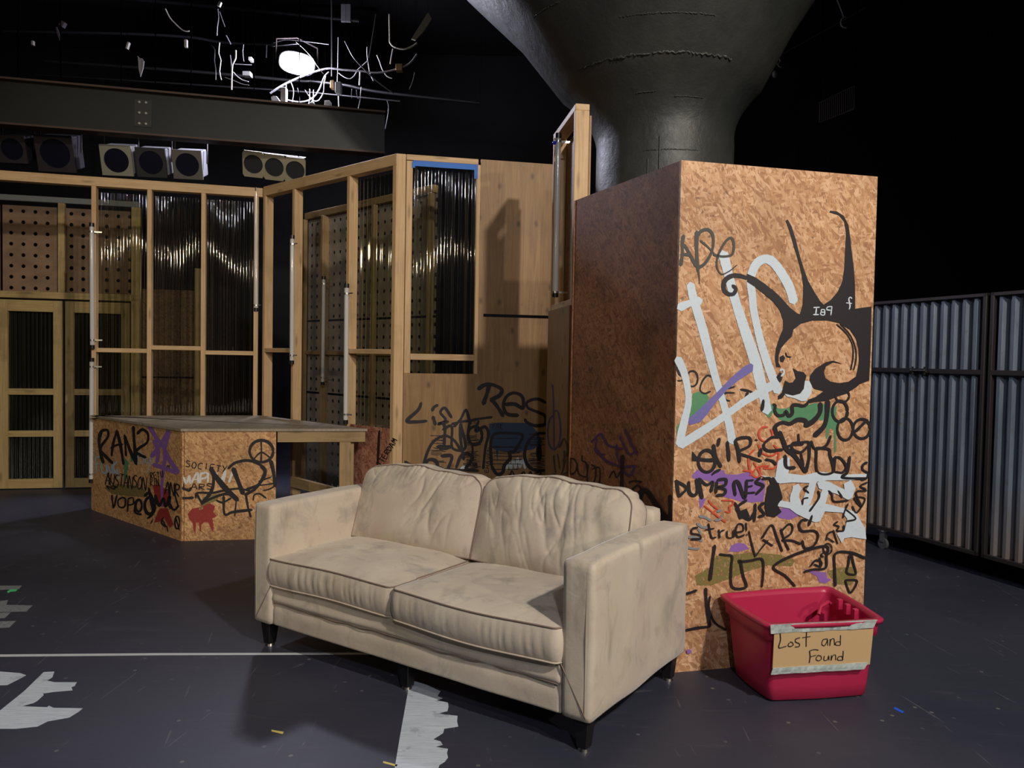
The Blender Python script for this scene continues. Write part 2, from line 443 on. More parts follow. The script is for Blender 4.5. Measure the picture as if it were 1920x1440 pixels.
LAYER = [0]
class Tagger:
    """paint on a vertical panel through A,B; strokes traced in crop coordinates (ox, oy, scale)"""
    last = None; wk = 1.15
    def __init__(s, A, B, ox, oy, sc, parent):
        if Tagger.last is not parent: LAYER[0] = 0; Tagger.last = parent
        s.A, s.B, s.o, s.sc, s.parent = A, B, (ox, oy), sc, parent
    def px(s, x, y): return (s.o[0] + x / s.sc, s.o[1] + y / s.sc)
    def group(s, name, mt, strokes=(), polys=(), label=None, floor=False):
        if len(strokes) > 1 and not floor:
            bx = []
            for st in strokes:
                q = [tuple(float(a) for a in w.split(',')) for w in st[1].split()]; g = st[0] * .7
                bx.append([min(a for a, b in q) - g, min(b for a, b in q) - g, max(a for a, b in q) + g, max(b for a, b in q) + g])
            cl = list(range(len(strokes)))
            for i in range(len(bx)):
                for j in range(i):
                    if bx[i][0] < bx[j][2] and bx[j][0] < bx[i][2] and bx[i][1] < bx[j][3] and bx[j][1] < bx[i][3]:
                        a, b = cl[i], cl[j]; cl = [b if c == a else c for c in cl]
            ids = sorted(set(cl))
            if 1 < len(ids) <= 4:
                for c in ids: o = s.group(name, mt, [st for st, k in zip(strokes, cl) if k == c], (), label)
                if polys: o = s.group(name, mt, (), polys, label)
                return o
        if len(polys) + (1 if strokes else 0) > 1 and not floor:
            if strokes: o = s.group(name, mt, strokes, (), label)
            for q in polys: o = s.group(name, mt, (), (q,), label)
            return o
        LAYER[0] += 1; off = .0006 + .00014 * LAYER[0]
        mb = MB(); f = lambda x, y: onw(*s.px(x, y), s.A, s.B, off)
        off0 = off
        for si, st in enumerate(strokes):
            off = off0 + .00003 * si
            wd, txt = st[0] * s.wk, st[1]; tip = st[2] if len(st) > 2 else 1.0
            pts = [tuple(float(a) for a in q.split(',')) for q in txt.split()]
            sm = spline([Vector((x, y)) for x, y in pts], 6 * s.sc / 4.5 * 1.6)
            n = len(sm); L = []; Rr = []
            jit = random.random() * 9
            for i, p in enumerate(sm):
                t = sm[min(i + 1, n - 1)] - sm[max(i - 1, 0)]
                if t.length < 1e-6: t = Vector((1, 0))
                t.normalize(); nn = Vector((-t.y, t.x))
                k = i / max(1, n - 1)
                wv = wd * .5 * (1 + (tip - 1) * k) * (1 + .12 * math.sin(jit + k * 7) + random.uniform(-.04, .04))
                e = min(i, n - 1 - i)
                if i == 0 or i == n - 1: wv *= .6
                L.append(f(p.x + nn.x * wv, p.y + nn.y * wv)); Rr.append(f(p.x - nn.x * wv, p.y - nn.y * wv))
            d0 = (sm[0] - sm[1]).normalized() * wd * .25; d1 = (sm[-1] - sm[-2]).normalized() * wd * .25 * tip
            a0 = f(sm[0].x + d0.x, sm[0].y + d0.y); a1 = f(sm[-1].x + d1.x, sm[-1].y + d1.y)
            vs = L + Rr + [a0, a1]
            fs = [(i, i + 1, n + i + 1, n + i) for i in range(n - 1)] + [(0, n, 2 * n), (n - 1, 2 * n + 1, 2 * n - 1)]
            mb.add(vs, fs)
        for pl in polys:
            pts = [tuple(float(a) for a in q.split(',')) for q in pl.split()]
            mb.add([f(x, y) for x, y in pts], [tuple(range(len(pts)))])
        o = mb.build(name, mt, s.parent)
        me = o.data                                    # make all faces look at the viewer
        flip = [p.index for p in me.polygons if (p.normal.z < 0 if floor else p.normal.y > 0)]
        if flip:
            import bmesh
            bm = bmesh.new(); bm.from_mesh(me); bm.faces.ensure_lookup_table()
            bmesh.ops.reverse_faces(bm, faces=[bm.faces[i] for i in flip]); bm.to_mesh(me); bm.free()
        if label: o['label'] = label
        return o
def ell(cx, cy, rx, ry, n=14, a0=0, a1=360):
    return ' '.join('%.0f,%.0f' % (cx + rx * math.cos(R(a0 + (a1 - a0) * i / n)), cy + ry * math.sin(R(a0 + (a1 - a0) * i / n))) for i in range(n + 1))
# small stroke alphabet, unit cell 0..1 (y down)
GL = {'A': ['0,1 .5,0 1,1', '.2,.62 .8,.62'], 'B': ['0,0 0,1', '0,0 .8,.1 .7,.42 .1,.5', '.1,.5 .95,.65 .8,.95 0,1'], 'C': ['.95,.12 .5,0 .05,.4 .2,.9 .9,.92'],
      'D': ['0,0 .1,1', '0,0 .8,.15 .95,.6 .1,1'], 'E': ['.9,0 .1,.05 .05,.5 .1,1 .95,.95', '.1,.5 .8,.45'], 'F': ['.95,0 .1,.05 0,1', '.05,.5 .75,.45'], 'G': ['.95,.12 .4,0 .05,.5 .3,1 .9,.85 .9,.55 .5,.55'],
      'H': ['.05,0 0,1', '.9,0 .95,1', '0,.5 .95,.5'], 'I': ['.5,0 .5,1'], 'J': ['.8,0 .8,.8 .4,1 .05,.8'], 'K': ['0,0 .05,1', '.9,0 .1,.5 .95,1'], 'L': ['.1,0 .05,1 .9,.95'],
      'M': ['0,1 .15,0 .5,.6 .85,0 1,1'], 'N': ['.05,1 0,0 .95,1 .9,0'], 'O': ['.5,0 .05,.4 .2,.95 .75,.95 .95,.45 .5,0'], 'P': ['.1,0 .1,1', '.1,0 .9,.12 .8,.5 .1,.55'],
      'R': ['.1,0 .05,1', '.1,0 .9,.12 .75,.45 .1,.5 .95,1'], 'S': ['.9,.1 .3,0 .1,.3 .85,.6 .7,.95 .05,.9'], 'T': ['0,0 1,.05', '.5,0 .45,1'], 'U': ['.05,0 .1,.85 .6,1 .9,.7 .9,0'],
      'V': ['0,0 .45,1 .95,0'], 'Y': ['0,0 .45,.5', '.95,0 .2,1'], 'X': ['0,0 1,1', '.95,0 0,1'], 'Z': ['0,0 .95,.05 .05,1 1,.95'], ' ': []}
def word(txt, x0, y0, x1, y1, h, w, slant=0.0, gap=.28):
    n = len(txt); dx, dy = (x1 - x0) / n, (y1 - y0) / n; L = math.hypot(dx, dy); ux, uy = dx / L, dy / L; out = []
    for i, ch in enumerate(txt):
        for st in GL.get(ch, []):
            pts = []
            for q in st.split():
                a, b = (float(v) for v in q.split(','))
                X = a * L * (1 - gap); Y = b * h
                pts.append('%.1f,%.1f' % (x0 + dx * i + ux * X - uy * Y + slant * (h - Y), y0 + dy * i + uy * X + ux * Y + (i % 3 - 1) * h * .05))
            out.append((w, ' '.join(pts)))
    return out

# ------------------------------------------------------------------ the room
def rbox_room():
    struct(MB().box((-11, -8, -.1), (11, 13.5, 0)).build('floor', FLOOR()))
    struct(MB().box((-11, -8, 6.6), (11, 13.5, 6.7)).build('ceiling', WALLB()))
    struct(MB().box((-11, 13.5, 0), (11, 13.6, 6.6)).build('wall_back', WALLB()))
    struct(MB().box((-11, -8.1, 0), (11, -8, 6.6)).build('wall_front', WALLB()))
    struct(MB().box((-11.1, -8, 0), (-11, 13.5, 6.6)).build('wall_left', WALLB()))
    struct(MB().box((11, -8, 0), (11.1, 13.5, 6.6)).build('wall_right', WALLB()))
rbox_room()

# key plan points (metres)
G0, G1 = (-3.911, 7.28), (-2.462, 7.659)
E0, E1 = (-.949, 6.293), (.308, 6.561)
P0, P1 = (-2.367, 8.887), (-.758, 7.278)
D0, D1 = (-5.9, 8.082), (-3.45, 8.65)
BL, BR, BB = (.769, 3.684), (1.801, 3.94), (.347, 4.675)
S0, S1, S2, S3 = (-3.892, 7.265), (-2.569, 6.11), (-1.876, 6.25), (-1.17, 6.393)
HW = 3.09
def unit(a, b):
    d = Vector((b[0] - a[0], b[1] - a[1], 0)); L = d.length; d.normalize()
    n = Vector((-d.y, d.x, 0))
    if n.x * a[0] + n.y * a[1] > 0: n = -n                # towards the camera
    return d, n, L
Z = Vector((0, 0, 1))

class Flat:
    """timber frame wall between two plan points; s measured along it, f = distance in front"""
    def __init__(s, A, B, root, lum): s.A = Vector((A[0], A[1], 0)); s.d, s.n, s.L = unit(A, B); s.root = root; s.lum = lum
    def p(s, t, z, f=0.0): return s.A + s.d * t + s.n * f + Z * z
    def stud(s, t, z0, z1, wd=.04, dp=.089, name='stud', label=None, f=0.0, m=None):
        o = MB().board(s.p(t, z0, f - dp / 2), s.p(t, z1, f - dp / 2), s.d * wd / 2, s.n * dp / 2).build(name, m or s.lum, s.root, .0025, 1)
        if label: o['label'] = label
        return o
    def rail(s, t0, t1, z, h=.04, dp=.089, name='rail', label=None, f=0.0, m=None):
        o = MB().board(s.p(t0, z, f - dp / 2), s.p(t1, z, f - dp / 2), Z * h / 2, s.n * dp / 2).build(name, m or s.lum, s.root, .0025, 1)
        if label: o['label'] = label
        return o
    def sheet(s, t0, t1, z0, z1, f, th, m, name, label=None, bevel=0.0):
        mb = MB(); q = [s.p(t0, z0, f - th), s.p(t1, z0, f - th), s.p(t1, z0, f), s.p(t0, z0, f)]
        if (q[1] - q[0]).cross(q[2] - q[1]).z < 0: q = q[::-1]
        mb.hexa([*q, *[a + Z * (z1 - z0) for a in q]])
        o = mb.build(name, m, s.root, bevel, 1)
        if label: o['label'] = label
        return o
    def corrugated(s, t0, t1, z0, z1, f, pitch=.055, amp=.008, name='corrugated_plastic_sheet'):
        mb = MB(); n = max(8, int((t1 - t0) / pitch * 12)); vs = []; ph = random.random() * 6
        rows = 14
        for j in range(rows + 1):
            z = z0 + (z1 - z0) * j / rows
            for i in range(n + 1):
                t = t0 + (t1 - t0) * i / n
                wob = .004 * math.sin(z * 1.9 + t * 5 + ph) + .003 * math.sin(z * 3.3 + t * 11)
                vs.append(s.p(t, z, f + amp * math.sin(2 * math.pi * t / pitch) * (1 + .35 * noise.noise(Vector((t * 21, z * .8, ph))) + .2 * math.sin(t * 67 + ph)) + wob + .0015 * noise.noise(Vector((t * 9, z * 1.2, ph)))))
        fs = [(j * (n + 1) + i, j * (n + 1) + i + 1, (j + 1) * (n + 1) + i + 1, (j + 1) * (n + 1) + i) for j in range(rows) for i in range(n)]
        mb.add(vs, fs, None, True)
        return mb.build(name, CORR(), s.root)

# ---- left corrugated-window wall
r = thing('stud_wall', 'timber stud wall with three bays of clear corrugated plastic behind the graffitied platform', 'wall', V2(G0), None)
W = Flat(G0, G1, r, PINE())
W.rail(-1.9, W.L + .02, HW - .05, .085, .089, 'top_plate')
for t in (.026, .50, .975, 1.455): W.stud(t, 0, HW - .093)
W.rail(.046, .48, 1.487); W.rail(.52, .955, 1.52); W.rail(.995, 1.435, 1.482)
for a, b in ((.046, .48), (.52, .955), (.995, 1.435)):
    W.corrugated(a, b, .02, HW - .13, -.10)
for a, b in ((.046, .48), (.52, .955), (.995, 1.435)): W.rail(a, b, .02, .04, name='bottom_plate')

# ---- receding stud wall right of it
r = thing('stud_wall', 'open timber stud wall slanting back from the bare post beside the plywood window wall', 'wall', V2(E0), None)
W = Flat(G1, E0, r, PINE())
d, n, L = unit(G1, E0)
def sF(x, y): return (Vector((x, y, 0)) - Vector((G1[0], G1[1], 0))).dot(d)
a546, a648 = sF(-2.04, 7.28), sF(-1.42, 6.715)
W.rail(.04, L, HW - .045, .09, .089, 'top_plate')
W.stud(.06, 0, HW - .09); W.stud(a546, 0, HW - .09); W.stud(a648, 0, HW - .09)
W.stud(L - .022, 0, HW - .09, .045, .089)
W.rail(.08, a546 - .02, 1.515); W.rail(a648 + .02, L - .045, 1.515)
W.corrugated(a648 + .02, L - .045, .9, HW - .1, -.10)
o = W.sheet(a648 + .06, L - .046, 0, .895, .0, .012, OSB_R(), 'infill_panel', 'reddish strand board infill with a black scrawl')
T = Tagger(G1, E0, 440, 600, 4, o)
T.group('graffiti', PK(), word('TTERDAM', 1062, 1078, 1190, 880, 42, 7, 0, .2) + [(16, '1085,830 1078,960 1072,1085')], label='black upright scrawl and drip')
W.rail(.02, a546, .02, .04, name='bottom_plate')
HANG_F = W

# ---- plywood window wall
r = thing('window_flat', 'plywood-faced wall with a tall corrugated plastic window, blue tape and black graffiti', 'wall', V2(E0))
W = Flat(E0, E1, r, PINE()); WE = W
W.stud(.038, 0, HW, .075, .089, 'post', 'wide corner post')
W.stud(.105, 1.345, HW - .05, .05, .05)
W.rail(.08, .66, HW - .022, .044, .089, 'top_plate')
W.stud(.665, 1.345, HW - .045, .03, .05)
W.rail(.13, .65, 1.478, .05, .05)
W.corrugated(.12, .66, 1.345, HW - .05, -.06)
PX = PLY()
W.sheet(.68, 1.285, 1.84, HW - .0, .002, .018, PX, 'plywood_panel', 'upper plywood sheet with knots')
W.sheet(.68, 1.283, 1.345, 1.815, .002, .018, PX, 'plywood_panel', 'plywood strip beside the window foot')
W.sheet(.68, .72, 1.815, 1.84, .002, .018, PX, 'plywood_splice')
low = W.sheet(.078, 1.283, 0, 1.345, .012, .018, PX, 'plywood_panel', 'lower plywood sheet covered in black graffiti')
mb = MB(); mb.board(W.p(.132, 3.022, .004), W.p(.655, 3.022, .004), Z * .022, W.n * .0012); mb.board(W.p(.64, 2.93, .0045), W.p(.64, 3.03, .0045), W.d * .014, W.n * .0012); mb.board(W.p(.135, 2.985, .0045), W.p(.135, 3.03, .0045), W.d * .012, W.n * .0012)
mb.build('masking_tape', plain('blue_masking_tape', (.02, .16, .62), .6), r)['label'] = 'bright blue masking tape'
T = Tagger(tuple((Vector((*E0, 0)) + W.n * .013)[:2]), tuple((Vector((*E1, 0)) + W.n * .013)[:2]), 740, 620, 3.5556, low)
T.group('graffiti', PN(), polys=['630,620 700,612 880,615 930,650 960,690 985,740 930,790 870,800 780,812 690,800 685,880 675,800 650,780 630,700'], label='navy sprayed patch')
T.group('graffiti', PW(), [(12, '745,930 760,870 775,920 790,860 805,915 820,850 835,910 850,860 870,920'), (14, '1030,960 1040,1010 1060,980 1080,1010'), (16, '440,920 480,905 510,925')], label='pale brushed zigzag')
thin = []
for yy in range(690, 930, 9):
    for a, b in ((250, 330), (470, 560), (650, 840), (890, 990)):
        if random.random() < .5: thin.append((4, '%d,%d %d,%d %d,%d' % (a + random.randint(-15, 15), yy, (a + b) // 2, yy + random.randint(-4, 4), b + random.randint(-15, 15), yy + random.randint(-3, 3))))
T.group('graffiti', PK(), thin, label='thin hatching inside the letters')
T.group('graffiti', PK(), [
    (24, '632,355 618,410 590,492'), (22, '555,390 600,362 650,360 712,390 700,430 640,462'), (22, '640,455 680,500 724,570'),
    (20, '735,492 800,490 855,515 850,440 795,415 745,440 725,500 750,555 825,565'),
    (18, '1008,480 950,455 885,475 890,515 960,545 1003,570 1000,625 930,632 880,610 868,588')], label='black word Res')
T.group('graffiti', PK(), [
    (20, '178,480 155,530 82,600 140,608 215,602'), (18, '288,495 262,510 250,535'), (20, '255,572 272,628'),
    (16, '380,580 335,515 305,545 340,595 290,622 360,605'), (16, '395,640 440,590 475,528 500,605 510,620'), (14, '380,622 450,606 520,600')], label='black word Lisa')
T.group('graffiti', PK(), [
    (14, '480,605 560,588 650,576'), (18, '320,610 335,650 330,760'), (16, '190,925 205,850 250,750 330,700 395,730 430,780 440,800'), (16, '320,660 380,640 385,780 470,780 440,620'), (20, '345,770 290,775 380,775'),
    (18, '440,620 440,720 460,860'), (16, ell(535, 700, 48, 62)), (16, '560,600 540,670 600,640 625,690 605,780 590,920'), (14, '500,610 490,700 520,790 500,900'),
    (18, '645,900 640,760 655,700 700,682 835,688 850,715 800,800 765,812 770,850 730,900 720,945 680,955 645,900'),
    (18, '1005,684 940,690 885,750 866,830 890,900 940,932 1005,930'), (16, '70,870 110,900 160,915'),
    (20, '195,900 230,860 275,870 290,915'), (20, '310,835 380,838 355,925'), (18, '410,915 440,840 480,818 520,850 470,920'), (16, '200,880 240,920'), (14, '150,920 330,925 560,935')],
    polys=['65,865 120,890 165,925 65,935', '275,772 300,758 345,765 385,762 375,782 345,797 300,793', ell(962, 812, 20, 60)], label='big black outlined letters')
T.group('graffiti', PK(), word('EHAVEN', 600, 945, 618, 770, 26, 4, 0, .3) + word('NMW', 520, 880, 570, 880, 30, 4) + word('YAK', 650, 612, 730, 618, 40, 4) + [(8, '770,985 780,935 800,975 760,955'), (9, '830,985 860,940 880,985 905,940 920,985'), (8, '930,950 975,945 955,985 1000,985'), (7, '1000,990 1020,960')], label='small black words')

# ---- narrow tall frame standing behind the strand board box
NA, NB = (.364, 4.93), (.262, 5.62)
r = thing('narrow_flat', 'narrow ten foot timber frame standing end-on behind the tall strand board box', 'wall', V2(NA))
dN = Vector((NB[0] - NA[0], NB[1] - NA[1], 0)); LN = dN.length; dN.normalize(); xN = Vector((dN.y, -dN.x, 0))   # xN points right
def pN(t, z, x): return Vector((*NA, 0)) + dN * t + xN * x + Z * z
PN_ = PINE()
MB().board(pN(.02, 0, .045), pN(.02, 3.03, .045), dN * .02, xN * .045).build('stud', PN_, r, .0025, 1)
MB().board(pN(LN - .02, 0, .045), pN(LN - .02, 3.03, .045), dN * .02, xN * .045).build('stud', PN_, r, .0025, 1)
MB().board(pN(0, 3.05, .045), pN(LN, 3.05, .045), Z * .02, xN * .045).build('top_plate', PN_, r, .0025, 1)
MB().board(pN(.04, 1.84, .045), pN(LN - .04, 1.84, .045), Z * .02, xN * .045).build('rail', PN_, r, .0025, 1)
MB().board(pN(0, 1.5, .098), pN(LN, 1.5, .098), Z * 1.5, xN * .006).build('backing_board', PLY(), r)['label'] = 'plywood back board'
q = [pN(0, 0, -.012), pN(LN, 0, -.012), pN(LN, 0, 0), pN(0, 0, 0)]
npan = MB().prism([tuple(a[:2]) for a in q], 0, 1.82).build('plywood_panel', PLY(), r)
npan['label'] = 'plain plywood lower half'
T = Tagger(tuple(pN(0, 0, -.0125)[:2]), tuple(pN(LN, 0, -.0125)[:2]), 740, 620, 3.5556, npan)
T.group('graffiti', PBL(), [(8, '1052,360 1058,480 1062,790'), (9, '1052,565 1030,600 1020,680 1030,760 1055,795'), (9, '1058,540 1085,535 1100,600 1105,680 1090,760 1062,798')], label='dark blue ring sign')
T.group('graffiti', PK(), [(10, '1095,780 1130,720 1150,800 1120,870'), (9, '1060,830 1065,900 1075,950'), (8, '1085,820 1100,920'), (8, '1130,800 1125,900'), (8, '1140,860 1110,960'), (7, '1060,950 1085,1000'), (7, '1120,960 1150,940')], label='black scribble')

# ---- tall strand board box
BK = (1.33, 4.93)
r = thing('graffiti_box', 'tall bright orange strand board box covered in painted words and a spiky-haired head', 'box', V2(BL))
th = .018
dF, nF, LF = unit(BL, BR); dS, nS, LS = unit(BL, BB)
A_, B_, C_, D_ = [Vector((*q, 0)) for q in (BL, BR, BK, BB)]
C_ = Vector((1.379, 4.931, 0))
def slab(a, b, n, z0, z1, m, name, t=th):
    return MB().prism([tuple(a[:2]), tuple(b[:2]), tuple((b - n * t)[:2]), tuple((a - n * t)[:2])], z0, z1).build(name, m, r)
front = slab(A_, B_, nF, 0, 2.417, OSB_A(), 'front_panel')
side = slab(A_ - nF * th - nS * .0005, D_, nS, 0, 2.417, OSB_S(), 'side_panel'); side['label'] = 'left side with shade put into its dark colour'
slab(B_ - nF * th, C_, -nS, 0, 2.417, OSB_A(), 'side_panel')
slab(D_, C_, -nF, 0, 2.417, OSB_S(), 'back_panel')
MB().prism([tuple(a[:2]) for a in (A_ - nF * th - nS * th, B_ - nF * th + nS * th, C_ + nF * .02 + nS * .02, D_ + nF * .02 - nS * .02)], 2.39, 2.408).build('top_panel', OSB_A(), r)

def TF(oy):
    q = Tagger(BL, BR, 1240, oy, 4.5, front); q.wk = 1.18; return q
T = TF(560)
TF(693.3).group('graffiti', PO(), polys=[ '420,1660 460,1570 600,1560 780,1540 1000,1560 1130,1610 1100,1660 900,1650 700,1710 560,1770 420,1820 300,1820 280,1740', '1400,1700 1500,1670 1640,1660 1650,1740 1600,1820 1480,1810 1420,1740'], label='olive sprayed haze')
T.group('graffiti', PGR(), polys=['265,800 330,780 385,800 400,830 395,860 360,920 300,970 250,1000 200,1040 160,1110 128,1180 128,1080 180,1020 235,980 248,900'], label='green sprayed patch')
T.group('graffiti', PGR(), polys=['885,925 920,890 1000,930 1100,920 1200,905 1300,880 1380,890 1388,960 1380,1010 1350,1030 1300,1010 1250,1040 1180,1020 1100,1030 1040,1040 1000,1020 940,960 920,1000 900,1000 870,970',
    '1395,890 1440,930 1480,900 1470,1020 1505,1060 1475,1100 1475,1290 1458,1300 1455,1110 1420,1090 1402,1180 1388,1180 1392,1000'], label='green paint with drips')
TF(691.1).group('graffiti', PU(), polys=['260,900 305,850 330,870 400,872 470,850 530,860 542,892 640,895 740,868 770,900 860,940 880,980 860,1120 760,1130 660,1120 600,1100 520,1080 528,980 440,960 330,930 270,930',
    '960,1190 1060,1170 1130,1190 1155,1245 1085,1275 1000,1262 955,1230', '318,1092 375,1095 355,1150 325,1190', '570,1545 590,1495 640,1470 700,1475 740,1520 650,1545',
    '1195,1690 1300,1710 1390,1720 1400,1770 1435,1780 1385,1812 1335,1805 1310,1750'], label='purple sprayed patches')
T = TF(560)
T.group('graffiti', PK(), [(14, '180,595 160,562 135,575 150,635 188,665 170,690 138,692'), (13, ell(262, 675, 46, 66)), (13, '436,665 390,648 345,700 328,770 365,800 415,782'), (13, '620,795 545,795 530,820 550,855 580,862'), (12, '560,760 620,742'), (18, '668,765 720,775 768,788'), (26, '728,790 700,900'), (24, '862,855 848,945')], label='black word Society')
T.group('graffiti', PW(), [
    (58, '245,-128 262,-40 290,60 350,260 450,640 520,870 570,1050 600,1215'), (54, '146,80 220,45 335,15'),
    (72, '520,-390 560,-230 620,0 700,250 790,520 850,760 895,960'), (60, '1118,35 1100,-40 1060,-140 960,-290 880,-335 800,-290 755,-170 768,-20 780,100 830,330 880,500 930,640 990,790'),
    (56, '152,1240 350,1115 520,1000 700,870 850,780 990,700'), (52, '136,500 190,620 222,760 228,880 195,1030 170,1140 152,1240')], label='large pale brushed letters')
T.group('graffiti', PB(), polys=['755,545 776,560 772,612 650,690 560,765 460,875 380,985 330,1040 240,1068 222,1020 340,915 470,790 590,665 700,570'], label='violet slanting stroke')
T = TF(280)
T.group('graffiti', PG(), [(24, '188,722 178,800 178,880 165,980'), (22, '166,885 240,892 262,930 290,985'), (20, '190,800 250,895 300,985'), (26, '300,690 298,820 305,1000'), (22, '300,1005 370,960 430,850 436,730 395,678 335,690 310,730'), (14, '330,770 390,820 445,880'), (20, '305,1000 318,1060 322,1135', .2),
    (22, '440,888 520,905 598,885 612,800 592,748 545,775 485,880 468,980 505,1052 570,1030 640,975', .4)], label='charcoal letters Ade')
T = TF(560)
T.group('graffiti', PK(), [(32, '600,-112 628,-80 608,-40 565,-40 528,-80 535,-150 590,-190 660,-193 730,-172'), ], polys=['722,-212 790,-182 880,-122 950,-62 1000,-20 1080,68 1040,110 1000,100 945,25 880,-30 800,-92 722,-142',
    '1050,-660 1068,-668 1100,-610 1135,-500 1170,-360 1200,-260 1240,-150 1290,-60 1340,20 1370,50 1430,10 1490,-60 1530,-150 1545,-260 1553,-410 1560,-560 1545,-650 1500,-705 1420,-730 1425,-743 1480,-737 1540,-700 1580,-620 1597,-500 1605,-410 1625,-260 1635,-110 1636,85 1700,75 1774,66 1768,400 1755,680 1700,670 1645,650 1668,540 1665,420 1640,330 1590,260 1500,205 1400,183 1280,183 1180,210 1115,260 1100,320 1050,370 1010,420 990,480 990,540 1010,580 970,575 960,500 968,420 1000,320 1030,250 1028,180 1000,100 950,20 880,-25 930,-85 1000,-20 1080,70 1150,125 1172,130 1195,40 1198,-110 1185,-210 1160,-310 1120,-440 1080,-580',
    '1530,550 1450,522 1390,535 1300,590 1255,650 1250,710 1290,760 1370,780 1300,830 1240,852 1215,890 1290,872 1400,862 1500,820 1570,800 1640,735 1755,690 1755,640 1650,650 1580,700 1500,712 1430,700 1385,670 1372,620 1390,570 1450,538',
    '1000,490 1030,475 1045,500 1030,535 1005,530', '1110,585 1150,610 1200,620 1225,650 1215,690 1200,760 1170,800 1110,815 1050,800 1020,840 985,850 985,820 1020,790 1030,740 1045,690 1080,710 1110,705 1135,670 1125,630',
    '970,660 1000,620 1030,640 1015,690 1000,710 985,690'], label='black painted head with tall spikes')
T.group('graffiti', PW(), [(9, '1285,75 1335,72'), (9, '1310,75 1303,132'), (9, '1282,134 1328,134'), (8, '1378,92 1352,92 1350,112 1376,114'), (8, '1378,92 1376,136 1346,134 1346,114'), (8, '1440,66 1404,70 1396,92 1432,98'), (8, '1440,66 1430,140'), (9, '1608,0 1598,-12 1582,0 1592,60 1585,90'), (7, '1560,35 1608,40'), (14, '1000,605 1028,598 1036,625 1012,655')],
    polys=['1212,692 1250,695 1272,740 1265,800 1222,862 1180,865 1130,842 1060,825 1040,802 1110,818 1172,802 1202,762'], label='small pale letters and highlights')
T.group('graffiti', PK(), [(10, '1050,455 1062,485 1095,492'), (9, '1480,215 1560,290 1610,380 1620,480 1600,600'), (9, '1510,210 1590,300 1635,400 1645,500 1625,600'), (24, '945,888 962,905 958,945 985,985 1035,980 1052,950 1075,990 1105,965 1105,905 1140,895 1200,905 1240,880'),
    (34, '1342,880 1338,960 1285,1030 1210,1075'), (30, '985,1165 960,1085 1020,1045 1085,1055 1150,1022 1215,1030 1225,1070'), (34, '1405,860 1395,1000 1370,1080 1290,1160'), (16, '1590,770 1650,735 1700,680', .4),
    (14, ell(1528, 818, 58, 55)), (20, ell(1508, 950, 64, 88)), (18, ell(1552, 1100, 66, 92)), (22, '1640,1120 1680,1080 1740,1020'), (20, ell(1692, 1098, 72, 82))], label='black outlines under the head')
T = TF(800)
T.group('graffiti', PR(), [(13, ell(880, 62, 58, 62, 12, -40, 290)), (13, '820,150 850,220 930,245 985,200 950,155'), (13, '790,190 745,240 740,320 770,410 825,420 840,330'), (13, '860,350 960,345 990,250 985,200'), (12, '690,370 770,378'), (12, '750,410 820,340 910,330'), (12, '780,300 850,420')], label='red scribble')
T.group('graffiti', PR(), [(12, '362,665 450,735 545,808'), (12, '398,620 430,660 490,705'), (12, '430,735 462,700'), (12, '510,620 605,628 600,660 575,675 580,722 540,715')], label='red letters H J')
T.group('graffiti', PGY(), [(18, '320,755 370,765 420,795'), (18, '300,815 350,850 385,845'), (18, '225,930 290,935 345,965'), (16, '210,1015 270,1030 320,1030'), (16, '450,790 500,780 510,745'), (16, '470,715 510,705'), (16, '310,860 330,900 310,960')], label='grey scribble')
T.group('graffiti', PW(), [(66, '1150,500 1125,600 1150,680'), (56, '1290,440 1245,580 1190,720'), (54, '1400,500 1350,640 1290,790'), (60, '1330,480 1470,530 1600,590')], polys=[
    '830,408 960,430 985,290 1020,264 1082,262 1085,330 1070,395 1200,410 1330,380 1450,392 1540,405 1735,398 1735,440 1600,452 1400,452 1250,475 1100,470 1000,480 930,450',
    '1000,620 1150,650 1250,665 1350,640 1550,690 1640,720 1720,860 1730,950 1600,932 1545,942 1522,982 1480,900 1550,862 1570,780 1530,725 1380,715 1340,800 1300,808 1200,765 1140,735 1080,690 980,672', '1600,450 1640,520 1610,600 1550,580 1540,480'], label='large pale brushed arrow strokes')
T.group('graffiti', PK(), [(22, ell(385, 290, 72, 92)), (26, '270,270 330,275 400,282 470,275'), (24, '440,150 460,250 505,340'), (30, '490,100 478,165', .5), (18, '500,360 450,385 430,405'),
    (24, '558,125 566,210 572,290'), (26, '622,115 650,200 662,300'), (20, '625,112 680,92 748,98 745,160 650,215 730,250 845,292'), (24, '842,185 828,250'), (14, '795,108 812,115'),
    (20, '1000,85 930,92 872,140 870,180 920,205 1030,192'), (30, '1000,40 1030,120 1060,190 1130,250 1220,385'), (18, '1065,165 1130,150 1200,148'), (14, '1158,60 1162,130'),
    (18, '1245,125 1195,130 1110,140 1110,190 1180,215 1250,150'), (22, '1250,130 1248,260 1220,385'), (18, '1180,230 1200,330'), (26, '1045,240 1055,340 1130,345'),
    (18, '1308,175 1320,380 1448,382 1425,240 1412,190 1310,178'), (18, '1265,120 1300,185 1390,160 1432,75'), (18, '1468,250 1458,385'), (16, '1430,280 1500,258 1560,330 1530,385 1470,380'), (20, '1592,250 1570,380 1530,430 1730,438'), (16, '1740,300 1705,320 1700,360 1740,390 1735,430 1690,450'),
    (18, '880,275 940,290 970,320')], polys=['262,205 310,265 262,290'], label='black outlined words')
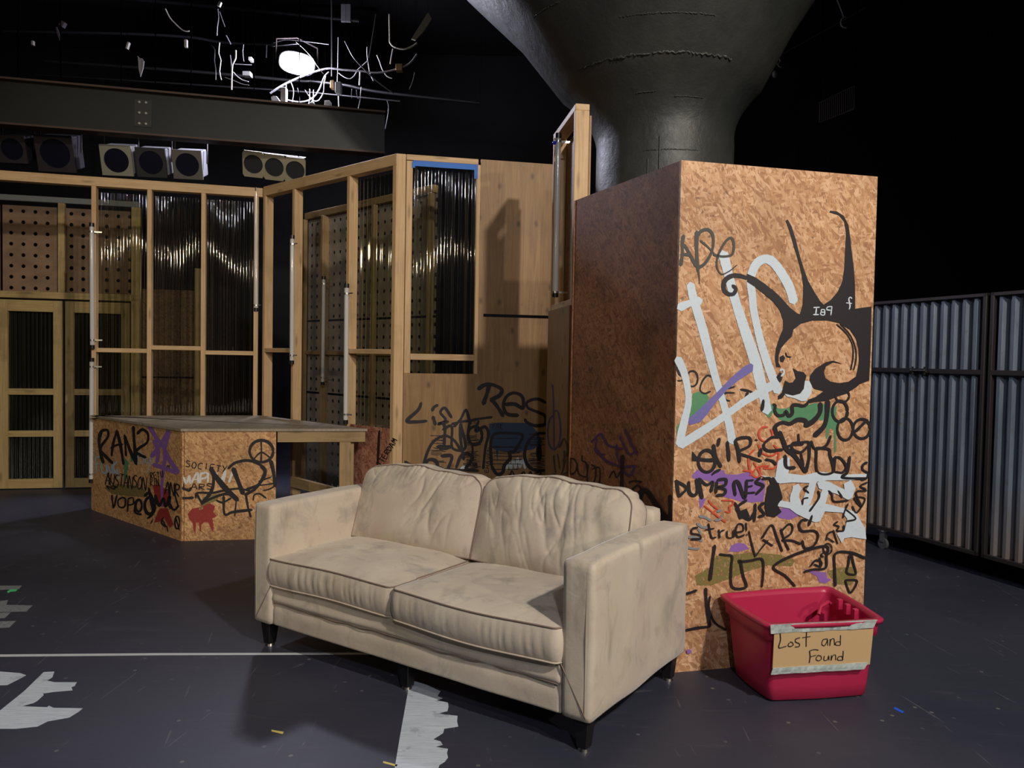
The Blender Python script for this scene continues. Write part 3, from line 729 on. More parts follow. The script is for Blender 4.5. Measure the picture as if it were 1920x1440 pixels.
T.group('graffiti', PK(), [(22, '128,450 148,590'), (20, '118,455 212,515 150,590'), (22, '232,462 238,550 275,580 305,545 297,440'), (26, '345,605 332,540 318,435'), (20, '318,438 385,490 435,465 420,550'), (22, '470,460 462,560'), (20, '475,448 545,445 535,495 465,512 540,530 530,570 465,580'),
    (24, '625,580 615,480 650,470 705,600 722,450'), (16, '722,455 715,560'), (14, '725,455 780,450'), (14, '720,510 770,498'), (14, '715,560 790,555'), (22, '835,430 800,470 860,500 800,570'), (20, '850,440 920,440 940,520'), (20, '940,430 990,520 1010,620'),
    (22, '620,640 650,700 668,775'), (22, '720,620 660,660 640,700 740,780 800,700'), (20, '795,650 785,800'), (20, '870,640 830,680 870,740 820,760')],
    polys=['880,600 900,500 945,465 990,480 1025,600 980,660 1015,720 960,762 890,752 875,680', '640,720 720,690 750,760 660,780'], label='black words Dumb Nes Kids')
T.group('graffiti', PK(), [(12, '1735,540 1645,555 1690,675 1630,600 1720,610 1650,725 1612,670'), (12, '1575,650 1545,720 1535,770'), (12, '1560,700 1640,775 1560,800'), (12, '1740,470 1680,500 1730,530'), (13, '1240,500 1205,520 1245,560'), (12, '1190,660 1200,610 1240,600'), (13, '1410,540 1440,570 1460,630 1580,622'), (12, '1490,540 1530,600'), (14, '1250,715 1330,600 1325,540')], label='small black angular letters')
T.group('graffiti', PK(), [(15, '308,850 262,862 258,900 318,912 330,945 250,950'), (13, '398,815 415,900 430,938 462,932'), (10, '370,870 450,858'), (13, '486,868 494,940'), (10, '492,905 508,880 534,872'), (11, '556,878 558,930 590,938 606,925 610,872'), (11, '610,872 616,935'), (12, '632,892 690,878 688,828 650,822 628,880 648,930 704,912'), (14, '715,812 720,880', .6), (12, '722,905 725,918')], label='black word true')
T.group('graffiti', PK(), [(12, '740,880 765,990 795,1098'), (10, '795,1095 850,1020 905,955'), (15, '850,940 930,830 975,930 1022,1052'), (13, '858,950 940,1005'), (14, '1010,862 1040,960 1078,1040'), (14, '1015,880 1075,822 1108,840 1095,900 1025,955 1100,960 1182,990'), (18, '1272,750 1245,835'), (16, '1235,790 1190,788 1165,830 1190,880 1290,878 1325,920 1290,1000 1215,1025 1190,960')], label='black word Lars')
T.group('graffiti', PK(), [(12, '1490,800 1458,825 1500,842 1482,875 1535,878 1542,830'), (10, '1452,870 1490,990'), (10, '1400,935 1460,975'), (10, '1390,960 1410,900 1460,880'), (10, ell(1405, 1030, 36, 45)), (12, '1370,1100 1350,1080 1385,1050'), (12, '1340,1100 1345,1190')], label='small black upright word')
T.group('graffiti', PK(), [(22, '452,1000 432,1140 412,1295'), (17, '490,1075 545,1082 598,1095 590,1200 600,1352 715,1352 690,1250 668,1130 660,1140 750,1130 850,1118 862,1220 850,1352'), (18, '1130,1345 1050,1260 950,1178 1150,1070 1390,1008 1395,1100 1385,1192 1280,1205 1205,1225'),
    (13, '1258,1180 1300,1130 1350,1138 1345,1180 1290,1160'), (18, '1470,1345 1465,1200 1472,1070 1600,1062 1725,1110'), (14, '1590,1080 1580,1160 1568,1232 1642,1242 1625,1160 1605,1078'), (13, '1555,1292 1652,1302 1600,1400 1570,1350 1555,1292')], label='black outlined angular shapes')
T = TF(1040)
T.group('graffiti', PK(), [(18, '206,330 250,318 300,300'), (20, '375,282 385,440 412,605'), (17, '412,605 300,618 200,638'), (15, '412,350 402,450 450,570 550,635')], label='black lines low on the panel')
T.group('graffiti', PU(), polys=['212,805 235,795 255,812 245,835 218,835'])
# the left side, shade in its board colour
T = Tagger(tuple((A_ + nS * .001)[:2]), tuple((D_ + nS * .001)[:2]), 740, 620, 3.5556, side)
T.group('graffiti', paint('dim_purple', (.12, .05, .17)), [(13, '1310,745 1375,690 1420,760 1520,790'), (12, '1535,655 1570,740 1620,830'), (13, '1340,780 1400,860 1510,905 1605,900'), (12, '1480,760 1490,860 1560,965 1605,900'), (12, '1350,720 1340,800 1400,830'), (11, '1500,700 1560,820 1610,800')], label='faint purple scribble')
T.group('graffiti', PK(), [(10, '1175,850 1200,860 1215,900 1200,945 1170,950 1172,850'), (9, '1215,880 1225,950 1270,975 1285,950 1275,880 1250,870'), (9, '1250,830 1248,870'), (9, '1290,890 1285,1000 1330,1005 1340,920 1310,890'), (9, '1320,920 1365,915 1365,1010 1335,1030'), (22, '1520,830 1515,950 1515,1065'), (9, '1430,980 1460,935 1480,980 1505,940 1520,985'),
    (9, '1560,1010 1600,1000 1650,1010'), (9, '1580,1060 1620,1030 1650,1060'), (26, '1595,1130 1665,1060 1740,1150 1790,1225'), (22, '1640,1120 1660,1060'), (22, '1835,1098 1836,1270')], polys=['1740,1150 1850,1260 1850,1300 1780,1260'], label='black words and strokes')

# ---- platform (stage)
hs = .885
r = thing('platform', 'low stage platform with a worn plywood deck and graffitied strand board sides', 'platform', V2(S1))
Sb = Flat(G1, E0, r, PINE())
deck = [S0, S1, S3, (-1.44, 6.60), (-2.42, 7.50), (-3.86, 7.14)]
dk = MB().prism([(-3.885, 7.245), (-2.572, 6.095), (-1.17, 6.378), (-1.33, 6.53), (-2.40, 7.545), (-3.86, 7.165)][::1], hs - .02, hs).build('deck', mat('worn_deck', ply_fn((.40, .33, .25), (.27, .22, .165))), r)
dk['label'] = 'scuffed grey-brown deck'
dA, nA, LA = unit(S0, S1); dB, nB, LB = unit(S1, S2); dC, nC, LC = unit(S1, S3)
def vpanel(a, b, n, z0, z1, m, name, root, t=.018):
    a = Vector((a[0], a[1], 0)); b = Vector((b[0], b[1], 0))
    return MB().prism([tuple(a[:2]), tuple(b[:2]), tuple((b - n * t)[:2]), tuple((a - n * t)[:2])], z0, z1).build(name, m, root)
lp = vpanel(S0, S1, nA, .0, hs - .021, OSB_T(), 'side_panel', r); rp = vpanel(Vector((*S1, 0)) - nB * 0 + dB * .02, S2, nB, .0, hs - .021, OSB_T(), 'front_panel', r)
fr = Flat(S1, S3, r, PINE_D())
fr.rail(LB + .01, LC - .02, hs - .066, .088, .04, 'beam')
fr.stud(fr.L - .18, 0, hs - .11, .09, .04, 'leg'); fr.stud(fr.L - .13, 0, hs - .11, .04, .09, 'leg', f=-.04)
MB().board((-1.95, 7.0, .34), (-1.28, 6.47, .30), (0, 0, .045), (.012, .015, 0)).build('brace', PINE_D(), r, .0025, 1)
MB().board((-2.42, 7.40, 0), (-2.42, 7.40, .86), (.045, 0, 0), (0, .02, 0)).build('leg', PINE_D(), r, .0025, 1)
T = Tagger(S0, S1, 160, 760, 5.0526, lp)
T.group('graffiti', PO(), polys=['180,780 300,745 480,760 570,800 560,870 420,860 250,840'], label='olive haze')
T.group('graffiti', PGR(), polys=['370,490 410,540 400,620 385,700 362,710 368,600', '430,490 450,500 440,540 425,530'], label='green stroke')
T.group('graffiti', PRD(), polys=['640,755 700,750 740,780 800,830 805,950 760,960 700,950 660,870', '650,1110 690,1000 710,975 780,975 835,1130 800,1162 745,1065 700,1105'], label='dark red sprayed shape')
T.group('graffiti', PU(), [(34, '605,195 650,270 690,330 735,380 800,520 880,640'), (34, '790,240 750,310 700,390 640,470 620,480'), (34, '640,560 740,590 870,640'), (38, '760,480 740,600 725,760 727,965', .25), (32, '650,330 690,430 680,540'), (26, '800,250 760,380 745,480')], label='purple star outline')
T.group('graffiti', paint('brush_sky', (.42, .55, .66)), [(13, '95,490 100,560 105,640'), (13, '95,492 140,485'), (12, '98,560 135,550'), (13, '150,530 155,620 195,640 200,560'), (13, '205,640 210,570 250,650 255,560'), (13, '300,530 265,590 300,650'), (13, '265,540 275,650'), (11, '300,600 320,700')], label='pale blue word Funk')
T.group('graffiti', paint('brush_sky', (.42, .55, .66)), [(7, '545,470 510,440 500,500 505,555 540,545'), (7, '505,500 535,495'), (6, '545,545 550,500 565,545'), (7, '595,500 570,510 575,545 600,540 600,500 600,610 575,640'), (6, '610,550 612,510 635,500 630,560')], label='small pale blue word')
T.group('graffiti', PK(), [(26, '150,250 130,340 150,480 172,545'), (24, '125,290 160,240 210,238 212,300 140,410 190,480 260,550'), (20, '248,480 262,370 300,235'), (24, '300,240 335,390 362,560'), (18, '240,405 300,375 355,370'), (18, '372,280 380,390 385,480'), (26, '372,290 430,440 485,560'), (26, '455,200 462,330 480,545'),
    (22, '490,270 540,228 592,270 585,350 510,405 480,440 520,470 575,495')], label='black word Rank')
T.group('graffiti', PGY(), [(6, '520,360 545,330 540,370'), (6, '515,380 550,375')])
T.group('graffiti', PK(), word('AUSTANSON', 200, 640, 590, 680, 120, 8, 0, .1) + word('RETU', 610, 640, 740, 620, 60, 7) + word('RIN', 610, 700, 700, 690, 70, 6) + word('ANR', 760, 730, 900, 740, 120, 10, 0, .1) + word('M5', 778, 565, 840, 580, 30, 5) + [(9, '210,660 280,790 200,760 230,800'), (10, '270,770 300,780')], label='rows of small black letters')
T.group('graffiti', PK(), [(14, '250,850 258,920 268,970 300,850'), (14, '355,870 310,900 320,960 370,960 380,890 350,870'), (14, '405,880 400,1005'), (13, '405,885 450,875 455,930 410,945'), (20, ell(505, 950, 30, 55)), (18, '480,920 470,1010 530,1035'), (26, '560,860 610,830 650,950'), (26, ell(610, 950, 48, 80)), (20, '600,780 620,900 640,1020 590,1070'),
    (22, '660,850 700,950 740,880 760,960 800,860 790,950'), (16, '800,930 840,990 885,950'), (16, '790,960 850,995'), (12, '850,850 880,960'), (10, '640,1080 620,1120'), (12, '740,1060 720,1110 760,1150 735,1090'), (10, '770,1140 782,1195'), (12, ell(870, 1110, 22, 60)), (10, '855,1060 890,1180')], label='dense black letters Vop')
T = Tagger(tuple((Vector((*S1, 0)))[:2]), S2, 160, 760, 5.0526, rp)
T.group('graffiti', PRD(), polys=['970,1030 1010,980 1080,965 1080,990 1110,985 1115,955 1170,925 1230,955 1212,1010 1245,1050 1205,1070 1215,1150 1213,1205 1185,1160 1165,1110 1130,1105 1100,1130 1095,1200 1085,1195 1075,1110 1050,1110 1042,1235 1025,1170 1015,1110 985,1080'], label='dark red dripping blot')
T.group('graffiti', PO(), polys=['1110,870 1280,830 1250,900 1100,960 1090,920', '1080,960 1110,960 1105,990 1085,985'], label='olive smear')
T.group('graffiti', PK(), word('SOCIETY', 955, 525, 1360, 580, 60, 9, 0, .25) + word('LARS', 930, 740, 1220, 745, 55, 9, 0, .2), label='small black words Society and Lars')
T.group('graffiti', paint('bright_brush_white', (.72, .74, .72)), [(18, '930,680 955,735 985,665'), (18, '985,665 1000,735 1060,640 1070,735'), (9, '1020,705 1070,700'), (18, '1095,640 1085,735'), (15, '1095,645 1150,640 1150,680 1090,700'), (16, '1165,640 1160,730'), (18, '1240,640 1270,730 1330,620'), (18, '1330,615 1310,720'), (20, '1400,620 1360,730')], label='white word Vapi')
T.group('graffiti', PK(), [(44, '1185,595 1240,680 1340,800 1445,900'), (26, '1185,600 1215,700 1190,820 1100,930'), (38, '1400,595 1440,700 1495,840'), (22, '1350,600 1420,545 1530,522 1620,545 1700,600 1700,670 1640,750 1520,800'), (26, '1660,570 1700,640 1620,780 1510,850'), (20, '920,780 980,810 1000,780'), (22, '925,870 940,880 1025,875'),
    (18, '1045,880 1060,830 1200,830 1300,810 1440,790 1560,810'), (22, '1100,930 1200,880 1320,840 1400,850'), (20, '1050,830 1110,940'), (30, '1755,520 1780,620 1800,770'), (22, '1310,860 1320,1030 1400,1010 1580,990'), (12, '1430,900 1415,1050'), (18, '1520,840 1540,960 1568,1060'), (14, '1590,900 1600,850 1650,838 1715,880'), (16, '1240,900 1300,920 1380,880'),
    (12, '1620,760 1720,750 1800,735'), (12, '1680,808 1740,795 1795,765'), (12, '1640,720 1760,680')], label='large black letters')
T.group('graffiti', PK(), [(24, ell(1668, 435, 112, 104, 18)), (14, '1665,335 1668,440 1664,530'), (13, '1668,440 1630,470 1590,520'), (13, '1668,440 1710,465 1755,500')], label='black peace sign')
MB().box((-2.35, 6.95, 0), (-1.6, 7.25, .12)).build('riser', plain('black_paint_satin', (.01, .01, .012), .5), r)['label'] = 'low black riser under the deck'

# ---- perforated wall behind the stud wall
r = thing('perforated_wall', 'grey perforated board wall standing behind the open stud wall', 'wall', V2(P0))
W = Flat(P0, P1, r, PINE_D()); Lp = W.L
W.rail(0, Lp, HW - .06, .07, .06, 'top_plate')
t608 = (Vector((-2.075, 8.595, 0)) - W.A).dot(W.d)
W.sheet(.0, Lp, 0, 1.04, -.05, .006, PERF(), 'perforated_board'); W.sheet(.0, Lp, 1.065, 1.845, -.05, .006, PERF(), 'perforated_board'); W.sheet(.0, Lp, 1.868, HW - .1, -.05, .006, PERF(), 'perforated_board')
for t in (.02, t608, t608 + .95, Lp - .02): W.stud(t, 0, HW - .1, .04, .05 if t != t608 else .085, f=.03)
W.rail(.04, Lp - .04, 1.50, .04, .05); W.rail(.04, Lp - .04, .02, .04, .05, 'bottom_plate')
# ---- door wall at the far left
r = thing('door_flat', 'brown panelled wall with perforated board above the double doors', 'wall', V2(D0))
W = Flat(D0, D1, r, DOORW()); WD = W
def sD(x, y): return (Vector((x, y, 0)) - W.A).dot(W.d)
tA = sD(-5.35, 8.21); tM = sD(-4.765, 8.345); tB = sD(-4.14, 8.49); tE = W.L
W.rail(0, tB + .1, 2.055, .07, .06, 'header'); W.rail(0, tB + .1, HW - .03, .06, .06, 'top_plate', 'grey painted top rail', m=plain('grey_timber', (.16, .17, .17), .6))
W.stud(sD(-4.79, 8.34), 2.09, HW - .06, .065, .05); W.stud(tB + .06, 0, HW - .06, .09, .06)
W.sheet(tA - .0, tB + .06, 2.07, HW - .1, -.06, .006, PERF_D(), 'perforated_board'); W.sheet(0, tA - .02, 2.07, HW - .1, -.06, .006, plain('brown_board', (.16, .08, .05), .7), 'board')
bm_ = mat('brown_board_rough', osb_fn((.24, .13, .07), (.17, .085, .045), (.08, .04, .02), .3, .4))
W.sheet(tB + .12, tE, 0, 1.19, -.04, .012, bm_, 'board'); W.sheet(tB + .12, tE, 1.21, 2.16, -.04, .012, bm_, 'board'); W.stud(tE - .02, 0, 2.4, .06, .06)
W.stud(tA - .06, 0, 2.02, .07, .06)
for k, (a, b) in enumerate(((tA - .02, tM - .02), (tM + .01, tB))):
    dr = bpy.data.objects.new('door_%d' % (k + 1), None); COL.objects.link(dr); dr.location = W.p(a, 0, 0); dr['kind'] = 'structure'
    F2 = Flat(D0, D1, dr, DOORW()); sw = .085
    F2.stud(a + sw / 2, .01, 2.0, sw, .04, 'stile'); F2.stud(b - sw / 2, .01, 2.0, sw, .04, 'stile')
    F2.rail(a + sw, b - sw, 1.94, .12, .04, 'door_rail'); F2.rail(a + sw, b - sw, 1.035, .065, .04, 'door_rail'); F2.rail(a + sw, b - sw, .59, .065, .04, 'door_rail'); F2.rail(a + sw, b - sw, .06, .1, .04, 'door_rail')
    F2.corrugated(a + sw, b - sw, .11, 1.88, -.03, .04, .005, 'plastic_panel')
    F2.sheet(a + sw, b - sw, .11, 1.88, -.06, .004, plain('black_backing', (.006, .007, .008), .7), 'dark_backing')

# ---- fluorescent tubes clipped to the studs
def tube_light(label, pb, pt, clipdir, ncl=(0.07, .93), gr='clear sleeved tubes on the studs'):
    pb, pt = Vector(pb), Vector(pt); L = (pt - pb).length
    r = thing('fluorescent_tube', label, 'tube light', pb, gr)
    ax = (pt - pb).normalized()
    MB().tube([pb + ax * .02, pb + ax * (L - .02)], .0195, 16).build('tube', TUBE(), r)
    for a, b in ((0, .035), (L - .035, L)): MB().tube([pb + ax * a, pb + ax * b], .0215, 14).build('end_cap', BLACKW(), r)
    for t in ncl:
        c = pb + ax * (L * t)
        o = MB().tube([c - ax * .007, c + ax * .007], .0225, 14).board(c + clipdir * .02, c + clipdir * .085, Vector((0, 0, .006)), clipdir.cross(Z).normalized() * .0015).build('clip', plain('clip_steel', (.6, .6, .6), .3, .9), r)
    return r
F_ = HANG_F
def fz(px, py, w, A, B, f): return onw(px, py, A, B, f)
dG = unit(G0, G1)[0]; dFv = unit(G1, E0)[0]; dP = unit(P0, P1)[0]
tube_light('upper grey tube on the far left stud of the corrugated wall', onw(173, 654, G0, G1, .03), onw(172, 418, G0, G1, .03), dG)
tube_light('lower grey tube on the far left stud, just left of the platform', onw(171, 905, G0, G1, .03), onw(172, 671, G0, G1, .03), dG)
tube_light('clear tube at the inner corner where the two stud walls meet', onw(480, 584, G1, E0, .03), onw(480, 352, G1, E0, .03), dFv, (.05,))
tube_light('white tube on the second stud of the slanting wall', onw(547, 683, G1, E0, .03), onw(548, 441, G1, E0, .03), dFv)
tube_light('slim tube on the rear stud in front of the perforated board', onw(605, 722, P0, P1, .06), onw(607, 518, P0, P1, .06), dP)
tube_light('longest-looking white tube on the third stud, down to the platform', onw(648, 795, G1, E0, .03), onw(650, 532, G1, E0, .03), dFv)
r = tube_light('clear tube inside the narrow tall frame beside the column', pN(.42, 1.90, -.02), pN(.42, 3.0, -.02), xN, (.03, .95), None)
MB().sphere(pN(.40, 2.93, -.05), .013).build('indicator', plain('blue_tip', (.02, .05, .9), .3), r)['label'] = 'small bright blue tip'

# ---- concrete mushroom column
cc = Vector((1.13, 6.05, 0)); rr = .515
prof = [(rr, 0), (rr, 2.0), (rr, 3.0)]
for k in range(9):
    a = k / 8; prof.append((rr + .25 * a * a * 1.0, 3.12 + .42 * a - .02, -.05 * a, .02 * a))
prof += [(rr + .53, 3.95, -.11, .03), (rr + .92, 4.42, -.20, .05), (rr + 1.02, 4.56, -.22, .05), (rr + 1.55, 5.3, -.3, .05), (rr + 2.3, 6.59, -.3, .05)]
col = MB().lathe(cc, prof, 72).build('concrete_column', COLM())
tag(col, 'huge black painted concrete column flaring out towards the ceiling', 'column')
def col_r(z):
    for p, q in zip(prof, prof[1:]):
        if p[1] <= z <= q[1]:
            k = (z - p[1]) / max(1e-6, q[1] - p[1]); g = lambda i: ((p[i] if len(p) > i else 0) * (1 - k) + (q[i] if len(q) > i else 0) * k); return g(0), g(2), g(3)
for z, a0, a1, w_ in ((3.535, 215, 298, .009), (3.74, 245, 285, .004), (3.34, 243, 256, .004), (3.31, 268, 288, .004), (2.96, 243, 286, .003), (3.9, 205, 222, .004)):
    cr, dx, dy = col_r(z); n_ = 90
    pts = [cc + Vector((dx + (cr + .002) * math.cos(R(a0 + (a1 - a0) * i / n_)), dy + (cr + .002) * math.sin(R(a0 + (a1 - a0) * i / n_)), z + random.uniform(-.01, .01) * (w_ / .01))) for i in range(n_ + 1)]
    MB().tube(pts, [w_ * random.uniform(.3, 1.5) for _ in pts], 5).build('form_seam', COLM(), col)
pts = [cc + Vector(((rr + .002) * math.cos(R(256)), (rr + .002) * math.sin(R(256)), z)) for z in (1.6, 2.1, 2.6, 2.95, 3.05)]
MB().tube(pts, .008, 5).build('form_seam', COLM(), col)
pts = [cc + Vector(((rr + .002) * math.cos(R(247)), (rr + .002) * math.sin(R(247)), z)) for z in (1.6, 2.0, 2.4, 2.9)]
MB().tube(pts, .006, 5).build('form_seam', COLM(), col)

# ---- corrugated steel rolling screen
C0, C1 = (2.936, 6.396), (3.272, 5.435)
dC0, nC0, LC0 = unit(C0, C1)
def rolling(t0, t1, label, cast):
    root = thing('rolling_screen', label, 'screen', Vector((*C0, 0)) + dC0 * t0, 'corrugated steel screens on castors')
    W = Flat(C0, C1, root, STEEL()); z0, zm, z1 = .155, 1.44, 1.99
    W.rail(t0, t1, z0 + .015, .03, .035, 'bottom_rail'); W.rail(t0, t1, z1 - .012, .025, .035, 'top_rail'); W.rail(t0 + .02, t1 - .02, zm, .035, .035, 'middle_rail')
    W.stud(t0 + .014, z0, z1, .028, .035, 'frame_post'); W.stud(t1 - .014, z0, z1, .028, .035, 'frame_post')
    for a, b in ((z0 + .03, zm - .018), (zm + .018, z1 - .025)):
        vs = []; prof = []; pitch = .0915; n = int((t1 - t0 - .06) / pitch); s = t0 + .03
        pr = [(0, 0), (.012, 0), (.026, .028), (.050, .028), (.064, 0)]
        pts = [(s + i * pitch + u * pitch / .0915, f) for i in range(n) for u, f in pr] + [(t1 - .03, 0)]
        for zz in (a, b): vs += [W.p(t, zz, f - .045) for t, f in pts]
        N = len(pts)
        sh = MB().add(vs, [(i, i + 1, N + i + 1, N + i) for i in range(N - 1)]).build('corrugated_sheet', GALV(), root)
        so = sh.modifiers.new('thickness', 'SOLIDIFY'); so.thickness = .0012
    for t in cast:
        for sgn in (0,):
            c = W.p(t, 0, -.03)
            pl = MB().box((c.x - .035, c.y - .035, .145), (c.x + .035, c.y + .035, .155)); pl.board(c + Z * .06 + W.n * .018, c + Z * .145 + W.n * .018, W.d * .022, W.n * .0015); pl.board(c + Z * .06 - W.n * .018, c + Z * .145 - W.n * .018, W.d * .022, W.n * .0015)
            cs = pl.build('castor', plain('castor_zinc', (.35, .35, .37), .35, .8), root)
            MB().cyl(c + Z * .045 - W.n * .012, c + Z * .045 + W.n * .012, .045, 24).build('wheel', plain('grey_rubber', (.10, .10, .11), .6), cs)
    return root, W
_, WC = rolling(-.62, LC0 - .01, 'corrugated steel screen on castors nearest the painted box', (-.5, .14))
rolling(LC0 + .02, LC0 + 1.5, 'corrugated steel screen cut off by the right edge', (LC0 + .75, LC0 + 1.4))
lt = onw(1722, 695, C0, C1, .01)
r = MB().tube([lt - dC0 * .06, lt + dC0 * .06], .007, 8).tube([lt - dC0 * .07, lt - dC0 * .055], .013, 8).tube([lt + dC0 * .055, lt + dC0 * .07], .013, 8).board(lt - dC0 * .055 - Z * .03, lt - dC0 * .055 + Z * .03, dC0 * .008, nC0 * .002).board(lt + dC0 * .055 - Z * .03, lt + dC0 * .055 + Z * .03, dC0 * .008, nC0 * .002).build('slide_bolt', STEEL(), [o for o in COL.objects if o.name == 'rolling_screen'][0])

# ------------------------------------------------------------------ sofa
SO = Vector((-1.294, 3.94, 0)); SX = Vector((.82871, -.55969, 0)); SY = Vector((.55969, .82871, 0))
def sw_(u, v, z): return SO + SX * u + SY * v + Z * z
def cube_grid(n):
    """points (a,b,c) in [-1,1]^3 on a cube surface with quads; n = (na, nb, nc)"""
    vs = []; fs = []; idx = {}
    def vid(p):
        k = tuple(round(x, 5) for x in p)
        if k not in idx: idx[k] = len(vs); vs.append(k)
        return idx[k]
    for ax in range(3):
        o = [i for i in range(3) if i != ax]
        for sgn in (-1, 1):
            for i in range(n[o[0]]):
                for j in range(n[o[1]]):
                    q = []
                    for di, dj in ((0, 0), (1, 0), (1, 1), (0, 1)):
                        p = [0, 0, 0]; p[ax] = sgn; p[o[0]] = -1 + 2 * (i + di) / n[o[0]]; p[o[1]] = -1 + 2 * (j + dj) / n[o[1]]; q.append(vid(p))
                    flip = (sgn > 0) == (ax == 1)
                    fs.append(tuple(q[::-1]) if flip else tuple(q))
    return vs, fs
def soft_box(c, h, r, n, disp=None):
    """rounded box in sofa space, centre c, half sizes h"""
    vs, fs = cube_grid(n); out = []
    for p in vs:
        q = Vector((p[0] * h[0], p[1] * h[1], p[2] * h[2]))
        inner = Vector([max(-(h[i] - r), min(h[i] - r, q[i])) for i in range(3)])
        dl = q - inner
        if dl.length > 1e-6: q = inner + dl.normalized() * r
        if disp: q = disp(q, p)
        out.append(sw_(c[0] + q.x, c[1] + q.y, c[2] + q.z))
    return MB().add(out, fs, None, True)
sofa = thing('sofa', 'worn beige velour two seat sofa with square arms and loose cushions', 'sofa', sw_(0, 0, 0))
F = FAB()
def wob(amp, sc=3.0, seed=0):
    return lambda q, p: q + Vector((noise.noise(q * sc + Vector((seed, 0, 0))), noise.noise(q * sc + Vector((0, seed + 5, 0))), noise.noise(q * sc + Vector((0, 0, seed + 9))))) * amp
def arm_disp(seed):
    g = wob(.007, 4, seed)
    return lambda q, p: g(q, p) + Vector((0, 0, .012 * math.cos(p[1] * 1.5) * max(0, p[2])))
for u0, u1, s in ((0, .135, 3), (1.805, 1.94, 8)):
    soft_box(((u0 + u1) / 2, .465, .43), (.0675, .465, .30), .016, (6, 36, 24), arm_disp(s)).build('arm', F, sofa)
soft_box((.97, .875, .46), (.835, .055, .33), .02, (48, 6, 20), wob(.006, 3, 2)).build('back_frame', F, sofa)
def rail_disp(q, p):
    k = 1 / (1 + math.exp(-(q.z - .012) * 260))
    return q + Vector((0, (-.004 + .012 * (1 - k) * math.exp(-((q.z - .012) / .03) ** 2) - .006 * math.exp(-((q.z - .03) / .02) ** 2)) * (p[1] < 0), 0)) + Vector((0, .005 * noise.noise(q * 4), 0))
soft_box((.97, .40, .235), (.835, .385, .105), .012, (80, 6, 40), rail_disp).build('seat_deck', F, sofa)
ls = []
for k in range(61):
    u = .15 + 1.64 * k / 60; ls.append(sw_(u, .0105 + .002 * math.sin(u * 31), .246 + .004 * math.sin(u * 9) + .002 * math.sin(u * 40)))
MB().tube(ls, .0025, 6).build('seam', PIPE(), sofa)
for a, b in (((.137, .002, .335), (.022, -.001, .15)), ((1.803, .002, .335), (1.918, -.001, .15))):
    MB().tube([sw_(*a), sw_((a[0] + b[0]) / 2 + .002, -.001, (a[2] + b[2]) / 2), sw_(*b)], .0025, 6).build('seam', PIPE(), sofa)
for u0, u1, sg in ((.028, .028, 1), (1.912, 1.912, 1)):
    MB().tube([sw_(u0, .0, .16), sw_(u0, -.003, .45), sw_(u0, .0, .70)], .002, 6).build('seam', plain('tan_thread', (.40, .32, .24), .8), sofa)
# feet: tapered black legs with metal glides
def foot(u, v):
    c = sw_(u, v, 0); mb = MB(); a, b = .034, .022
    p = [c + SX * (x * b) + SY * (y * b) + Z * .012 for x, y in ((-1, -1), (1, -1), (1, 1), (-1, 1))] + [c + SX * (x * a) + SY * (y * a) + Z * .137 for x, y in ((-1, -1), (1, -1), (1, 1), (-1, 1))]
    lg = mb.hexa(p).build('leg', BLACKW(), sofa, .004)
    MB().tube([c, c + Z * .013], [.025, .021], 20).build('glide', plain('nickel_glide', (.75, .72, .68), .25, 1.0), lg)
for u, v in ((.06, .06), (.97, .08), (1.88, .06), (1.88, .87), (.06, .87), (.97, .87)): foot(u, v)

